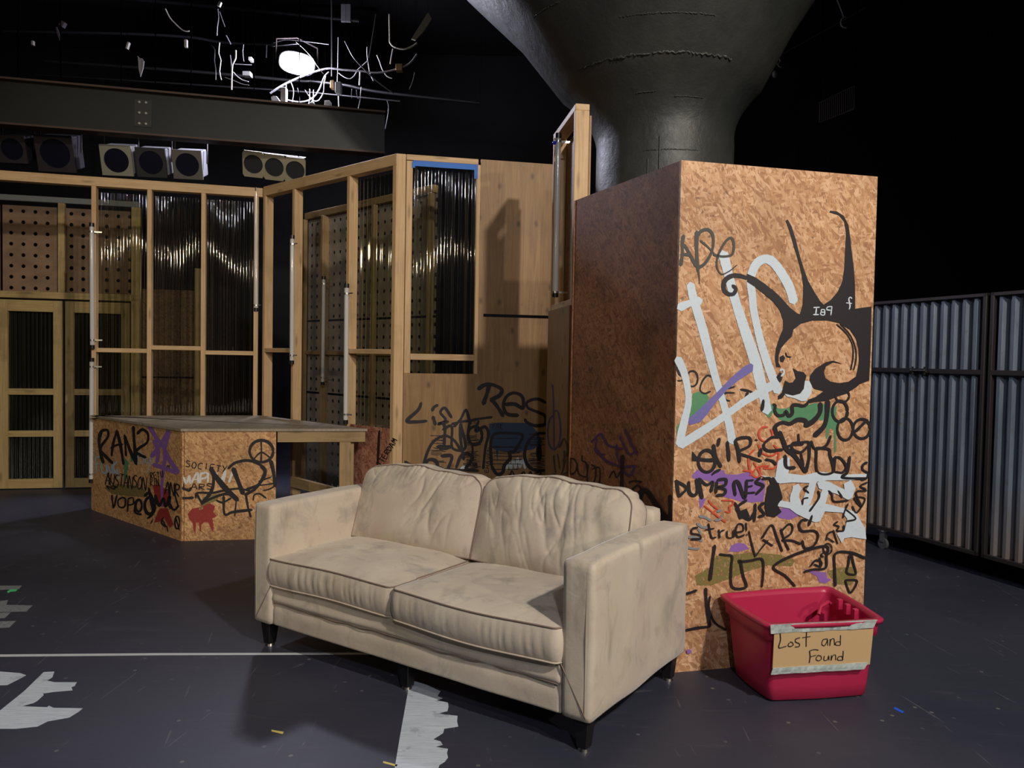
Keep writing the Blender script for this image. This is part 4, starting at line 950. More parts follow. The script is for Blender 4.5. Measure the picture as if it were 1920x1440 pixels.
def ridged(x, y, f1, f2, seed, ang=0.0):
    ca, sa = math.cos(ang), math.sin(ang); X, Y = x * ca + y * sa, -x * sa + y * ca
    v = 1 - abs(noise.noise(Vector((X * f1 + .6 * noise.noise(Vector((X * 5, Y * 5, seed))), Y * f2, seed)))) * 2.6
    return max(0, v) ** 3
def seat_cushion(u0, u1, v0, v1, zb, zt, seed, droop=0.0):
    cu, cv = (u0 + u1) / 2, (v0 + v1) / 2; hu, hv, hz = (u1 - u0) / 2, (v1 - v0) / 2, (zt - zb) / 2
    vs, fs = cube_grid((90, 70, 14)); out = []
    def shape(a, b, c):
        x = hu * a * math.sqrt(1 - .03 * b * b); y = hv * b * math.sqrt(1 - .05 * a * a); z = hz * c
        # corner rounding in plan
        ex_ = max(0, abs(a) - .93) / .07; ey_ = max(0, abs(b) - .92) / .08
        if ex_ > 0 and ey_ > 0:
            k = min(1, math.hypot(ex_, ey_)); m_ = max(ex_, ey_); s_ = m_ / math.hypot(ex_, ey_)
            x -= math.copysign(hu * .07 * ex_ * (1 - s_), a); y -= math.copysign(hv * .08 * ey_ * (1 - s_), b)
        bulge = (1 - c * c)
        side = max(abs(a), abs(b)) > .999
        if abs(abs(a) - 1) < 1e-4: x += math.copysign(.010 * bulge, a)
        if abs(abs(b) - 1) < 1e-4:
            y += math.copysign(.016 * bulge, b)
            if b < 0: y += .006 * ridged(x, z * .3, 22, 2.5, seed, .25) * bulge * (0.4 + .6 * max(0, noise.noise(Vector((x * 3, seed, 0))) + .5))
        crown = (1 - a ** 4) * (1 - b ** 4)
        if c > 0: z += c * (.035 * crown)
        if abs(c - 1) < 1e-4:
            z += .004 * noise.noise(Vector((x * 5, y * 5, seed))) - .0035 * ridged(x, y, 4, 9, seed, .5) * (1 - a * a) * (1 - b * b) * 1.6
        if abs(c + 1) > 1e-4 or True: z += droop * (1 - a * a) * (-.5 if b < 0 else 0)
        z += .006 * math.sin(a * 3 + seed) * (b < -.5)
        return sw_(cu + x, cv + y, (zb + zt) / 2 + z)
    for p in vs: out.append(shape(*p))
    o = MB().add(out, fs, None, True).build('seat_cushion', F, sofa)
    for c in (1, -1):
        loop = []
        N = 70
        for a, b in [(-1 + 2 * i / N, -1) for i in range(N)] + [(1, -1 + 2 * i / N) for i in range(N)] + [(1 - 2 * i / N, 1) for i in range(N)] + [(-1, 1 - 2 * i / N) for i in range(N)]:
            loop.append(shape(a, b, c * .9995) + (SY * -.003 if b == -1 else Vector((0, 0, 0))))
        MB().tube(loop, .0036, 7, True).build('piping', PIPE() if c > 0 else F, o)
    return o
seat_cushion(.108, .945, -.005, .66, .338, .470, 1.3)
seat_cushion(.950, 1.81, -.022, .66, .328, .462, 4.7)

def back_cushion(u0, u1, seed, topz, lean=.0):
    cu = (u0 + u1) / 2; hu = (u1 - u0) / 2; zb = .455; hz = (topz - zb) / 2; hv = .082
    vs, fs = cube_grid((130, 12, 96)); out = []
    tilt = R(17)
    def shape(a, b, c):
        x = hu * a; z = hz * c; y = hv * b
        x *= math.sqrt(1 - .055 * c * c) if c > 0 else 1; z *= math.sqrt(1 - .05 * a * a)
        ex_ = max(0, abs(a) - .70) / .30; ez = max(0, c - .60) / .40
        if ex_ > 0 and ez > 0:
            m_ = max(ex_, ez); s_ = m_ / math.hypot(ex_, ez)
            x -= math.copysign(hu * .30 * ex_ * (1 - s_) * 1.05, a); z -= hz * .40 * ez * (1 - s_) * 1.05
        puff = (1 - a ** 4) * (1 - c ** 4)
        bulge = 1 - b * b
        if abs(abs(a) - 1) < 1e-4: x += math.copysign(.018 * bulge, a)
        if c > .999: z += .022 * bulge
        y += b * .055 * puff
        if b < -.999:
            w = (1 - a * a) ** .6 * (1 - c * c) ** .4
            y += -.012 * noise.noise(Vector((x * 3.2, z * 4, seed))) * puff
            y += .017 * ridged(x, z, 10, 2.2, seed, .35 if seed > 5 else -.5) * w * max(0, .15 + 1.6 * noise.noise(Vector((x * 2.4 + 3, z * 2.4, seed))))
            y += .008 * ridged(x, z, 22, 5.0, seed + 3, .2 if seed > 5 else -.7) * w * max(0, .2 + 1.6 * noise.noise(Vector((x * 3 + 7, z * 3, seed))))
            y += .008 * ridged(x, z, 30, 3, seed + 9, 0) * max(0, (c - .45) / .55) * (1 - a * a)
        z += .008 * math.sin(a * 5 + seed) * max(0, c) + .004 * math.sin(a * 13 + seed) * max(0, c)
        yy = y * math.cos(tilt) + (z + hz) * math.sin(tilt); zz = (z + hz) * math.cos(tilt) - y * math.sin(tilt)
        return sw_(cu + x + lean * (c + 1), .625 + yy, zb + zz)
    for p in vs: out.append(shape(*p))
    o = MB().add(out, fs, None, True).build('back_cushion', F, sofa)
    for b in (-1, 1):
        loop = []; N = 60
        for a, c in [(-1 + 2 * i / N, -1) for i in range(N)] + [(1, -1 + 2 * i / N) for i in range(N)] + [(1 - 2 * i / N, 1) for i in range(N)] + [(-1, 1 - 2 * i / N) for i in range(N)]:
            loop.append(shape(a, b * .9985, c))
        MB().tube(loop, .0036, 7, True).build('piping', PIPE(), o)
    return o
back_cushion(.135, .955, 2.1, .880, .0)
back_cushion(.962, 1.782, 8.4, .900, .0)

# ------------------------------------------------------------------ red tote bin
bF = [Vector((1.145, 3.375, 0)), Vector((1.612, 3.455, 0)), Vector((1.56, 3.78, 0)), Vector((1.078, 3.69, 0))]      # base: front-left, front-right, back-right, back-left
bR = [Vector((1.108, 3.300, .375)), Vector((1.615, 3.392, .375)), Vector((1.572, 3.826, .38)), Vector((1.030, 3.692, .375))]
tote = thing('storage_bin', 'deep red plastic bin with a handwritten cardboard sign taped on its front', 'bin', (bF[0] + bF[2]) / 2)
def ring(t, inset=0.0, rad=.05, seg=6, bulge=.008):
    rad = .034 if t < .9 else .045
    cs = [bF[i].lerp(bR[i], t) for i in range(4)]; cen = sum(cs, Vector()) / 4; out = []
    n4 = []
    for i in range(4):
        p = cs[i]; a = (cs[i - 1] - p).normalized(); b = (cs[(i + 1) % 4] - p).normalized(); bi = (a + b).normalized(); n4.append(p + bi * inset * 1.38)
    for i in range(4):
        p = n4[i]; a = (n4[i - 1] - p); b = (n4[(i + 1) % 4] - p); a0 = p + a.normalized() * rad; b0 = p + b.normalized() * rad
        for k in range(seg + 1):
            u = k / seg; out.append((1 - u) ** 2 * a0 + 2 * u * (1 - u) * p + u * u * b0)
        nxt = n4[(i + 1) % 4]; c1 = nxt + (p - nxt).normalized() * rad
        for k in range(1, 6):
            q = b0.lerp(c1, k / 6); outw = (q - cen); outw.z = 0; out.append(q + outw.normalized() * bulge * math.sin(math.pi * k / 6))
    return out
def loft(rings, mb=None, capb=False):
    mb = mb or MB(); n = len(rings[0]); vs = [p for r_ in rings for p in r_]
    fs = [(i * n + k, i * n + (k + 1) % n, (i + 1) * n + (k + 1) % n, (i + 1) * n + k) for i in range(len(rings) - 1) for k in range(n)]
    mb.add(vs, fs, None, True)
    return mb
body = [ring(.012, .012, .05), ring(.03, .003, .05)] + [ring(t, 0, .05) for t in (.2, .45, .70, .78)] + [ring(.80, -.012, .055), ring(.90, -.014, .055), ring(.955, -.015, .055)]
mb = loft(body)
inn = [ring(.955, .0, .05), ring(.7, .003, .05), ring(.4, .003, .05), ring(.06, .004, .05)]
mb2 = loft([r_[::-1] for r_ in inn], mb)
mb2.add(ring(.06, .004, .05), [tuple(range(len(inn[0])))]); mb2.add(ring(.012, .012, .05), [tuple(range(len(inn[0])))[::-1]])
mb2.build('tub', BIN(), tote)
def lip(z, off): return [p + Z * z for p in ring(1.0, off, .06)]
loft([ring(.955, -.014, .06), ring(.955, -.026, .06), ring(1.0, -.028, .062), ring(1.012, -.022, .06), ring(1.012, -.004, .055), ring(.955, .0, .05)]).build('rim', BIN(), tote, 0)
rx = (bR[2] - bR[1]).normalized(); inx = (bR[0] - bR[1]).normalized()
for k, t in enumerate((.34, .5, .66)):
    c = bR[1].lerp(bR[2], t) + inx * .02
    MB().board(c + Z * -.055, c + Z * -.005, rx * .012, inx * .012).build('clip_tab', BIN(), tote, .004)
c0 = bR[1].lerp(bR[2], .78) + inx * .03
MB().tube([c0 + Z * -.05, c0 + inx * .02 + Z * -.035, c0 + inx * .07 + rx * -.02 - Z * .05, c0 + inx * .09 - rx * .04 - Z * .08], .009, 8).build('inner_rib', BIN(), tote)
# taped sign on the front
fA, fB = bF[0], bF[1]
def fr_pt(s, t, off):   # s along front 0..1, t height 0..1
    a = bF[0].lerp(bR[0], t); b = bF[1].lerp(bR[1], t); d = (b - a).normalized(); up_ = (bR[0] - bF[0]).normalized(); n = d.cross(up_).normalized()
    if n.y > 0: n = -n
    return a.lerp(b, s) + n * (off + .012 * math.sin(math.pi * max(0, min(1, s))))
def strip(c, off, nn=26, wave=.0, th=.0025):
    (s0, t0), (s1, t1), (s2, t2), (s3, t3) = c      # bl, br, tr, tl
    vs = []
    for i in range(nn + 1):
        k = i / nn
        for lay in (0, 1):
            o_ = off + lay * th + wave * math.sin(k * 17 + lay)
            vs.append(fr_pt(s0 + (s1 - s0) * k, t0 + (t1 - t0) * k, o_)); vs.append(fr_pt(s3 + (s2 - s3) * k, t3 + (t2 - t3) * k, o_ + wave * .6 * math.sin(k * 9)))
    fs = []
    for i in range(nn):
        a = i * 4; b = a + 4
        fs += [(a + 2, b + 2, b + 3, a + 3), (a, a + 1, b + 1, b), (a + 1, a + 3, b + 3, b + 1), (a, b, b + 2, a + 2)]
    fs += [(0, 2, 3, 1), (nn * 4, nn * 4 + 1, nn * 4 + 3, nn * 4 + 2)]
    return MB().add(vs, fs)
# lettering on the cardboard, traced
pa, pb_ = fr_pt(.1, .5, .0205), fr_pt(.9, .5, .0205); upv = (fr_pt(.5, .8, 0) - fr_pt(.5, .2, 0)).normalized()
npl = (pb_ - pa).cross(upv).normalized()
if npl.y > 0: npl = -npl
def on_card(px, py):
    d = ray(px, py); o = Vector((0, 0, CH)); t = (pa + npl * .0045 - o).dot(npl) / d.dot(npl); return o + d * t
def quad_strip(cs, off, nn=30, wave=0.0, th=.002):
    P4 = []
    for x, y in cs:
        d = ray(1240 + x / 4.5, 1040 + y / 4.5); o = Vector((0, 0, CH)); t = (pa + npl * (off - .006) - o).dot(npl) / d.dot(npl); P4.append(o + d * t)
    bl, br, tr, tl = P4; vs = []
    for i in range(nn + 1):
        k = i / nn
        for lay in (0, 1):
            w1 = npl * (lay * th + wave * math.sin(k * 17 + lay) + wave * .6 * math.sin(k * 41)); w2 = npl * (lay * th + wave * .8 * math.sin(k * 11 + 1))
            vs += [bl.lerp(br, k) + w1, tl.lerp(tr, k) + w2]
    fs = []
    for i in range(nn):
        a = i * 4; b = a + 4
        fs += [(a + 2, b + 2, b + 3, a + 3), (a, a + 1, b + 1, b), (a + 1, a + 3, b + 3, b + 1), (a, b, b + 2, a + 2)]
    fs += [(0, 2, 3, 1), (nn * 4, nn * 4 + 1, nn * 4 + 3, nn * 4 + 2)]
    return MB().add(vs, fs)
card = quad_strip(((935, 955), (1755, 922), (1785, 625), (950, 655)), .0055, th=.004).build('cardboard_sign', CARD(), tote); card['label'] = 'brown cardboard sign reading Lost and Found'
quad_strip(((922, 665), (1790, 618), (1822, 548), (918, 590)), .0105, wave=.0016).build('duct_tape_strip', DUCT(), tote)
quad_strip(((922, 1010), (1712, 966), (1745, 908), (940, 955)), .0105, wave=.0012).build('duct_tape_strip', DUCT(), tote)
mb = MB()
for wd, txt in ((11, '1002,665 1005,720 992,785 1055,772'), (10, '1080,745 1068,765 1085,775 1112,762 1105,740 1085,738'), (10, '1170,700 1135,712 1132,735 1165,752 1160,775 1128,778'), (10, '1225,655 1222,720 1222,775'), (9, '1190,700 1258,690'),
                (9, '1400,710 1365,718 1354,755 1375,768 1395,740 1402,712 1405,765'), (9, '1425,712 1422,768 1430,722 1455,708 1462,762'), (9, '1512,680 1510,762 1508,735 1475,738 1472,762 1508,765'),
                (11, '1250,815 1255,860 1248,912'), (10, '1250,812 1290,800 1325,805'), (9, '1255,862 1305,848'), (9, '1320,850 1305,880 1325,895 1350,880 1345,855 1320,850'), (9, '1375,855 1372,890 1400,888 1412,852 1415,890'), (9, '1435,850 1432,892 1445,855 1468,845 1472,888'), (10, '1535,812 1530,888 1525,860 1495,862 1488,888 1530,890')):
    pts = [on_card(1240 + float(q.split(',')[0]) / 4.5, 1040 + float(q.split(',')[1]) / 4.5) for q in txt.split()]
    mb.tube(spline(pts, .004), wd / 4.5 / CF * 3.55 * .42, 5)
mb.build('handwriting', PK(), card)['label'] = 'handwritten words Lost and Found'

# ------------------------------------------------------------------ floor marks
def fmark(name, label, cat, polys, m, z=.0012, group=None, sc=None):
    mb = MB()
    for pl in polys:
        pts = [onz(*[float(a) for a in q.split(',')], z) for q in pl.split()]
        n = len(pts); ar = sum(pts[i].x * pts[(i + 1) % n].y - pts[(i + 1) % n].x * pts[i].y for i in range(n))
        if ar < 0: pts = pts[::-1]
        mb.prism([(p.x, p.y) for p in pts], .0003, z)
    return tag(mb.build(name, m), label, cat, group)
def frag(poly, axis_step=3.0, amp=10, side=1):
    return poly
random.seed(11)
edge = []
for k, (x, y) in enumerate(((826, 1296), (820, 1305), (830, 1309), (818, 1313), (840, 1317), (841, 1325), (839, 1333), (822, 1337), (835, 1340), (858, 1342), (857, 1352), (859, 1362), (833, 1366), (831, 1374), (822, 1380), (812, 1386), (826, 1390), (830, 1396), (816, 1400), (840, 1404), (838, 1412), (840, 1420), (834, 1428), (824, 1434), (822, 1440))): edge.append('%d,%d' % (x, y))
fmark('painted_mark', 'wide white brushed paint strip on the floor in front of the sofa', 'paint mark', ['769,1274 800,1284 ' + ' '.join(edge) + ' 815,1452 738,1452 750,1380'], FLW())
fmark('floor_tape', 'long thin white tape line running across the floor under the sofa', 'tape line', ['-60,1228.5 0,1227 300,1224.5 672,1223.6 740,1224 740,1227.5 672,1227 300,1228.2 0,1231 -60,1233'], plain('white_gaffer_tape', (.62, .66, .68), .5))
fmark('painted_mark', 'white brushed tick shape on the floor at the lower left', 'paint mark', ['82,1260 102,1259 98,1270 88,1276 102,1279 144,1279 140,1286 134,1288 136,1294 100,1297 80,1300 82,1303 70,1314 62,1318 40,1324 88,1326 92,1323 100,1327 155,1328 148,1334 130,1345 90,1352 70,1362 30,1366 -5,1366 -40,1370 -40,1352 0,1332 20,1316 45,1296'], FLW())
fmark('painted_mark', 'white brushed blob cut by the left edge above the tick shape', 'paint mark', ['-60,1262 0,1259 38,1262 49,1266 34,1274 14,1284 -10,1285 -60,1290'], FLW())
PALE = paint('thin_white_wash', (.24, .27, .30), .7)
fmark('painted_mark', 'faint white brush bar at the left edge, farthest one', 'paint mark', ['-30,1098 41,1098 36,1104 -30,1107'], PALE)
fmark('painted_mark', 'faint white brush bar at the left edge, longest middle one', 'paint mark', ['-30,1124 0,1127 15,1125 12,1134 61,1135 50,1146 0,1147 -30,1149'], PALE)
fmark('painted_mark', 'faint white brush bar at the left edge, nearest of three', 'paint mark', ['-30,1150 20,1148 10,1158 -30,1162', '-30,1166 30,1164 18,1176 -30,1179'], PALE)
for lab, pl, m in (('tiny green tape scrap at the far left of the floor', '13,1109 19,1105 33,1105 30,1108 20,1109 15,1112', plain('green_tape', (.1, .75, .25), .5)),
                   ('small yellow tape strip left of the white paint strip', '509,1368 532,1372 530,1376 509,1371', plain('yellow_tape', (.75, .58, .14), .5)),
                   ('small yellow tape strip touching the foot of the white paint strip', '719,1427 746,1434 743,1437 718,1430', plain('yellow_tape', (.75, .58, .14), .5)),
                   ('small blue tape scrap right of the red bin', '1677,1325 1695,1334 1692,1337 1676,1329', plain('blue_tape', (.02, .12, .8), .5))):
    fmark('tape_scrap', lab, 'tape', [pl], m, group='tape scraps on the floor')

# ------------------------------------------------------------------ steel beam and the lamps hung below it
bA, bB = Vector((-6.9, 7.60, 0)), Vector((-1.48, 8.9, 0))
r = thing('steel_beam', 'long grey steel beam across the top left with a bolted splice', 'beam', bA + Z * 3.74)
dBm, nBm, LBm = unit(bA, bB)
BEAM = plain('grey_steel_paint', (.017, .019, .018), .5, .1, .5, 2)
def bp(t, z, f=0): return bA + dBm * t + nBm * f + Z * z
MB().board(bp(0, 3.965), bp(LBm, 3.965), Z * .225, nBm * .008).build('web', BEAM, r)
MB().board(bp(0, 4.19), bp(LBm, 4.19), Z * .01, nBm * .09).build('flange', plain('rusty_flange', (.09, .05, .035), .6), r)
MB().board(bp(0, 3.74), bp(LBm, 3.74), Z * .01, nBm * .09).build('flange', plain('rusty_flange', (.09, .05, .035), .6), r)
sp = onw(268, 225, bA, bB, .02); ts = (sp - bA).dot(dBm)
pl_ = MB().board(bp(ts, 3.83, .014), bp(ts, 4.11, .014), dBm * .085, nBm * .006).build('splice_plate', plain('dark_plate', (.03, .03, .032), .5), r)
for i in (-1, 1):
    for zz in (3.86, 3.97, 4.08):
        MB().cyl(bp(ts + i * .032, zz, .02), bp(ts + i * .032, zz, .034), .013, 6).build('bolt', plain('bright_bolt', (.5, .5, .46), .35, .6), pl_)
BODY = plain('fixture_body', (.42, .42, .46), .5); FACE = plain('fixture_face', (.30, .29, .22), .6); LENS = plain('dark_lens', (.008, .009, .02), .25)
def ring_face(c, ex_, ez, hw, hh, rad, n, th, name, parent, m):
    """square plate with a round opening"""
    N = 32; o = []; i_ = []
    for k in range(N):
        a = 2 * math.pi * k / N; ca, sa = math.cos(a), math.sin(a); s = 1 / max(abs(ca) / hw, abs(sa) / hh)
        o.append(c + ex_ * ca * s + ez * sa * s); i_.append(c + ex_ * ca * rad + ez * sa * rad)
    vs = o + i_ + [p - n * th for p in o] + [p - n * th for p in i_]
    fs = []
    for k in range(N):
        j = (k + 1) % N; fs += [(k, j, N + j, N + k), (k, 2 * N + k, 2 * N + j, j), (N + k, N + j, 3 * N + j, 3 * N + k), (2 * N + k, 3 * N + k, 3 * N + j, 2 * N + j)]
    return MB().add(vs, fs).build(name, m, parent)
def par(px, py, D, hw, label, face=FACE, body=BODY, tiltx=0.0):
    c = aty(px, py, D); r = thing('stage_light', label, 'stage light', c, 'stage lights hung under the steel beam')
    n = Vector((.12, -.93, -.34)).normalized(); ex_ = Vector((1, .13, -tiltx)).normalized(); ez = n.cross(ex_).normalized()
    if ez.z < 0: ez = -ez
    ring_face(c, ex_, ez, hw, hw, hw * .80, n, .03, 'front_frame', r, face)
    mb = MB(); mb.board(c - n * .03, c - n * .30, ex_ * hw * .92, ez * hw * .92); mb.build('housing', body, r, .012)
    MB().cyl(c - n * .012, c - n * .031, hw * .82, 28).build('lens', LENS, r)
    MB().tube([c - n * .15 - ex_ * (hw + .02), c - n * .15 - ex_ * (hw + .02) + Z * (hw + .1), c - n * .15 + Z * (hw + .12), c - n * .15 + ex_ * (hw + .02) + Z * (hw + .1), c - n * .15 + ex_ * (hw + .02)], .009, 6).build('yoke', STEEL(), r)
    MB().cyl(c - n * .15 + Z * (hw + .11), Vector((c.x - n.x * .15, c.y - n.y * .15, 6.6)), .006, 6).build('hanger', plain('black_wire', (.001, .001, .001), 1.0, Specular_IOR_Level=0.0), r)
    return r
par(218, 301, 8.55, .16, 'pale square stage light under the beam, leftmost of the lit trio')
par(283, 305, 8.62, .155, 'stage light with black face under the beam, middle of the trio', plain('dark_face', (.03, .03, .03), .6))
par(351, 309, 8.70, .155, 'pale square stage light under the beam, right of the trio', plain('dim_face', (.13, .12, .10), .6))
par(103, 288, 8.45, .19, 'dim large stage light hanging alone at the far left', plain('very_dim_face', (.03, .022, .03), .6), plain('dim_body', (.06, .055, .075), .6))
par(22, 280, 8.38, .14, 'unlit dark stage light at the left edge under the beam', plain('very_dim_face', (.03, .022, .03), .6), plain('black_body', (.015, .015, .02), .6))
# three cell strip light
c = aty(514, 314, 8.95); r = thing('strip_light', 'tilted strip light with three round dark cells above the slanting wall', 'stage light', c)
n = Vector((.05, -.9, -.42)).normalized(); ex_ = Vector((1, .12, -.07)).normalized(); ez = n.cross(ex_).normalized(); ez = ez if ez.z > 0 else -ez
for k in (-1, 0, 1):
    cc_ = c + ex_ * .231 * k + ez * (-.008 * k)
    ring_face(cc_, ex_, ez, .1155, .145, .105, n, .02, 'cell_frame', r, plain('strip_face', (.34, .30, .19), .6))
    MB().cyl(cc_ - n * .05, cc_ - n * .06, .107, 24).build('lens', LENS, r)
MB().board(c - n * .02 - ex_ * .346, c - n * .02 + ex_ * .346, ez * .142, n * .0001).board(c - n * .12 - ex_ * .32, c - n * .12 + ex_ * .32, ez * .12, n * .05).build('housing', plain('black_body', (.015, .015, .02), .6), r)
for k in (-1, 1): MB().cyl(c - n * .1 + ex_ * .25 * k, Vector(((c - n * .1 + ex_ * .25 * k).x, (c - n * .1 + ex_ * .25 * k).y, 6.6)), .006, 6).build('hanger', plain('black_wire', (.001, .001, .001), 1.0, Specular_IOR_Level=0.0), r)

# ------------------------------------------------------------------ lit floodlight and the clutter of cables in the grid
DL = 9.8
c = aty(557, 119, DL)
r = thing('floodlight', 'lit floodlight glaring among the cables in the ceiling grid', 'floodlight', c)
n = Vector((.27, -.93, -.28)).normalized(); ex_ = Vector((.96, .27, -.12)).normalized(); ez = n.cross(ex_).normalized(); ez = ez if ez.z > 0 else -ez
vs = []; N = 36
for k in range(N):
    a = 2 * math.pi * k / N; vs.append(c + ex_ * .205 * abs(math.cos(a)) ** .75 * (1 if math.cos(a) > 0 else -1) + ez * .125 * abs(math.sin(a)) ** .75 * (1 if math.sin(a) > 0 else -1))
MB().add([v - n * .012 for v in vs] + [c + n * .02], [(k, (k + 1) % N, N) for k in range(N)], None, True).build('lens', GLOW(), r)
MB().add([v + (v - c) * .06 for v in vs] + [v + (v - c) * .10 - n * .05 for v in vs] + [c + (v - c) * .6 - n * .2 for v in vs], [(i * N + k, i * N + (k + 1) % N, (i + 1) * N + (k + 1) % N, (i + 1) * N + k) for i in range(2) for k in range(N)] + [tuple(2 * N + k for k in range(N))], None, True).build('housing', plain('black_body', (.015, .015, .02), .6), r)
MB().tube([c - ex_ * .25 - n * .1, c - ex_ * .25 + Z * .25 - n * .1, c + Z * .32 - n * .1, c + ex_ * .25 + Z * .25 - n * .1, c + ex_ * .25 - n * .1], .012, 6).build('yoke', STEEL(), r)
lampd = bpy.data.lights.new('floodlight_glow', 'POINT'); lampd.energy = 110; lampd.color = (.9, .86, 1.0); lampd.shadow_soft_size = .1
lo = bpy.data.objects.new('floodlight_glow', lampd); COL.objects.link(lo); lo.location = c + n * .28 - Z * .05

CABW = plain('white_cable', (.75, .75, .78), .35); CABB = plain('black_cable', (.05, .05, .055), .3); PIPEM = plain('steel_pipe', (.08, .08, .09), .4, .8); CABG = plain('grey_cable', (.32, .32, .36), .35)
def cable(txt, wpx, D, label, m=CABW, ox=500, oy=60, sc=6.0, name='hanging_cable', cat='cable', group=None):
    pts = []
    for q in txt.split():
        a = q.split(','); pts.append(aty(ox + float(a[0]) / sc, oy + float(a[1]) / sc, D + (float(a[2]) if len(a) > 2 else 0)))
    o = MB().tube(spline(pts, .05), wpx / sc * D / CF * .5, 7).build(name, m)
    return tag(o, label, cat, group or {'cable': 'cables hanging in the ceiling grid', 'pipe': 'steel pipes of the ceiling grid'}.get(cat))
cable('730,-420 731,-200 733,60 733,500', 20, 9.9, 'upright steel pipe right of the lit floodlight', PIPEM, name='grid_pipe', cat='pipe')
cable('40,690 180,600 400,500 600,430 720,410 850,425 1060,440 1240,460 1420,430 1600,360 1690,250', 22, 9.6, 'thick cable bundle looping across in front of the floodlight pipe', CABG)
cable('-2500,330 -900,440 300,545 500,552 700,575 900,600 1300,680 2400,800', 34, 10.2, 'long level steel pipe passing below the floodlight', PIPEM, name='grid_pipe', cat='pipe')
cable('-2600,480 220,660 700,700 1500,780', 20, 10.3, 'thin lower level pipe behind the cable loops', PIPEM, name='grid_pipe', cat='pipe')
cable('270,560 300,640 300,720 280,830', 9, 9.5, 'short white cable hanging left of the loops, the curved one')
cable('215,580 222,650 190,710', 9, 9.5, 'shortest white cable just under the floodlight')
cable('345,630 365,700 370,800 365,880', 8, 9.5, 'faint cable hanging left of the crossed cables', CABG)
cable('700,450 650,500 620,580 560,700 480,765 380,790 300,780 225,762', 14, 9.5, 'bright white cable in a long low loop')
cable('665,495 645,600 640,680 590,765 550,780 520,770 500,800 505,840 530,830 520,780', 11, 9.52, 'white cable ending in a small twisted loop')
cable('430,650 460,700 510,760 535,800', 9, 9.48, 'short slanting white cable crossing the loops')
cable('486,640 484,740 470,830', 9, 9.6, 'left of two straight white cables above the beam edge')
cable('527,650 525,740 520,790', 9, 9.6, 'right of two straight white cables above the beam edge')
cable('810,460 870,505 940,528 990,485 1020,430 1075,380 1140,320', 11, 9.6, 'white cable swooping up to the right of the pipe')
cable('805,60 800,400 795,560', 9, 9.7, 'thin cable dropping to the small grey junction box', CABG)
cable('808,700 812,800 815,925', 15, 9.6, 'straight white lead hanging under the grey junction box')
cable('1052,450 1045,600', 20, 9.6, 'short bright tube hanging from the cable bundle')
cable('1065,620 1055,720 1045,800 1010,935', 11, 9.6, 'pale lead with a yellow tip below the bright tube')
cable('1230,-200 1200,0 1175,150 1150,290', 16, 9.7, 'slanting steel pipe right of the clutter', PIPEM, name='grid_pipe', cat='pipe')
cable('1130,170 1130,260 1150,400 1165,470 1200,550', 11, 9.6, 'pale cable dangling beside the slanting pipe')
cable('1240,260 1270,330 1300,420 1350,495 1410,522', 12, 9.6, 'pale cable curving down to a small plug')
cable('1380,-200 1385,50 1388,120 1430,165 1500,190 1570,190 1640,160 1690,125', 20, 9.6, 'pale sagging strap hung right of the grid', plain('pale_strap', (.5, .5, .42), .5))
cable('1420,190 1405,270 1390,360', 16, 9.6, 'short pale lead below the sagging strap')
cable('880,100 930,200 980,290 1100,420 1250,560 1430,690', 16, 9.4, 'black cable cutting diagonally across the pale ones', CABB)
cable('1355,770 1372,840 1360,960 1335,1090', 9, 9.3, 'thin dim cable beyond the beam end', CABG)
cable('1665,455 1640,560 1605,645', 8, 9.7, 'dim short cable far right in the grid', CABG)
cable('60,130 200,90 330,95 560,122 700,140', 13, 9.9, 'thin pipe just above the floodlight', PIPEM, name='grid_pipe', cat='pipe')
cable('60,165 200,150 360,132', 9, 9.9, 'thin pale cable above the floodlight', CABG)
cable('330,110 420,190 520,300 560,370 640,470', 7, 9.5, 'dark cable running down past the right of the floodlight', CABB)
cable('960,640 955,700 960,745', 9, 9.6, 'left of two short dim leads below the bundle', CABG)
cable('1010,650 1015,710 1032,755', 8, 9.6, 'right of two short dim leads below the bundle', CABG)
for t_, l_ in (('420,100 470,200 530,265 600,330 650,352 690,348', 'pale curved cable high above the left of the beam'), ('940,515 975,560 970,680 985,780 985,900', 'left upright bundle of silver cables'),):
    cable(t_, 14, 9.3, l_, CABW if 'pale' in l_ else PIPEM, 240, 0)
cable('1030,480 1020,600 1045,680 1030,800 1050,900', 12, 9.35, 'bright cable twisted beside the left silver bundle', CABW, 240, 0)
cable('1212,565 1210,660 1175,730 1168,850 1165,1010', 16, 9.3, 'right upright bright cable above the beam', CABW, 240, 0)
cable('1150,620 1160,700 1170,880', 10, 9.4, 'grey cable beside the right upright bright one', CABG, 240, 0)
cable('1185,810 1230,860 1290,900 1355,918', 10, 9.4, 'thin pale cable trailing right, upper one', CABW, 240, 0)
cable('1090,870 1200,910 1280,945 1360,958', 8, 9.4, 'thin pale cable trailing right, lower one', CABG, 240, 0)
cable('1010,100 1020,200 1005,300 1000,400', 14, 9.6, 'dim strut hanging at the top of the grid', CABG, 240, 0)
cable('1030,130 1060,220 1090,300', 10, 9.6, 'dim slanting strut at the top of the grid', CABG, 240, 0)
cable('1290,560 1300,680', 7, 9.6, 'short dim wire near the small connectors', CABG, 240, 0)
cable('1300,500 1290,620 1305,690', 7, 9.7, 'bent dim wire near the small connectors', CABG, 240, 0)
cable('1105,400 1155,495', 14, 9.8, 'short dim diagonal brace above the connectors', CABG, 240, 0)
cable('1560,510 1555,650', 16, 9.9, 'pale clamp arm left of the floodlight', PIPEM, 240, 0)
cable('1200,720 1390,730', 10, 9.7, 'small level bar with connectors', CABG, 240, 0, name='grid_pipe', cat='pipe')
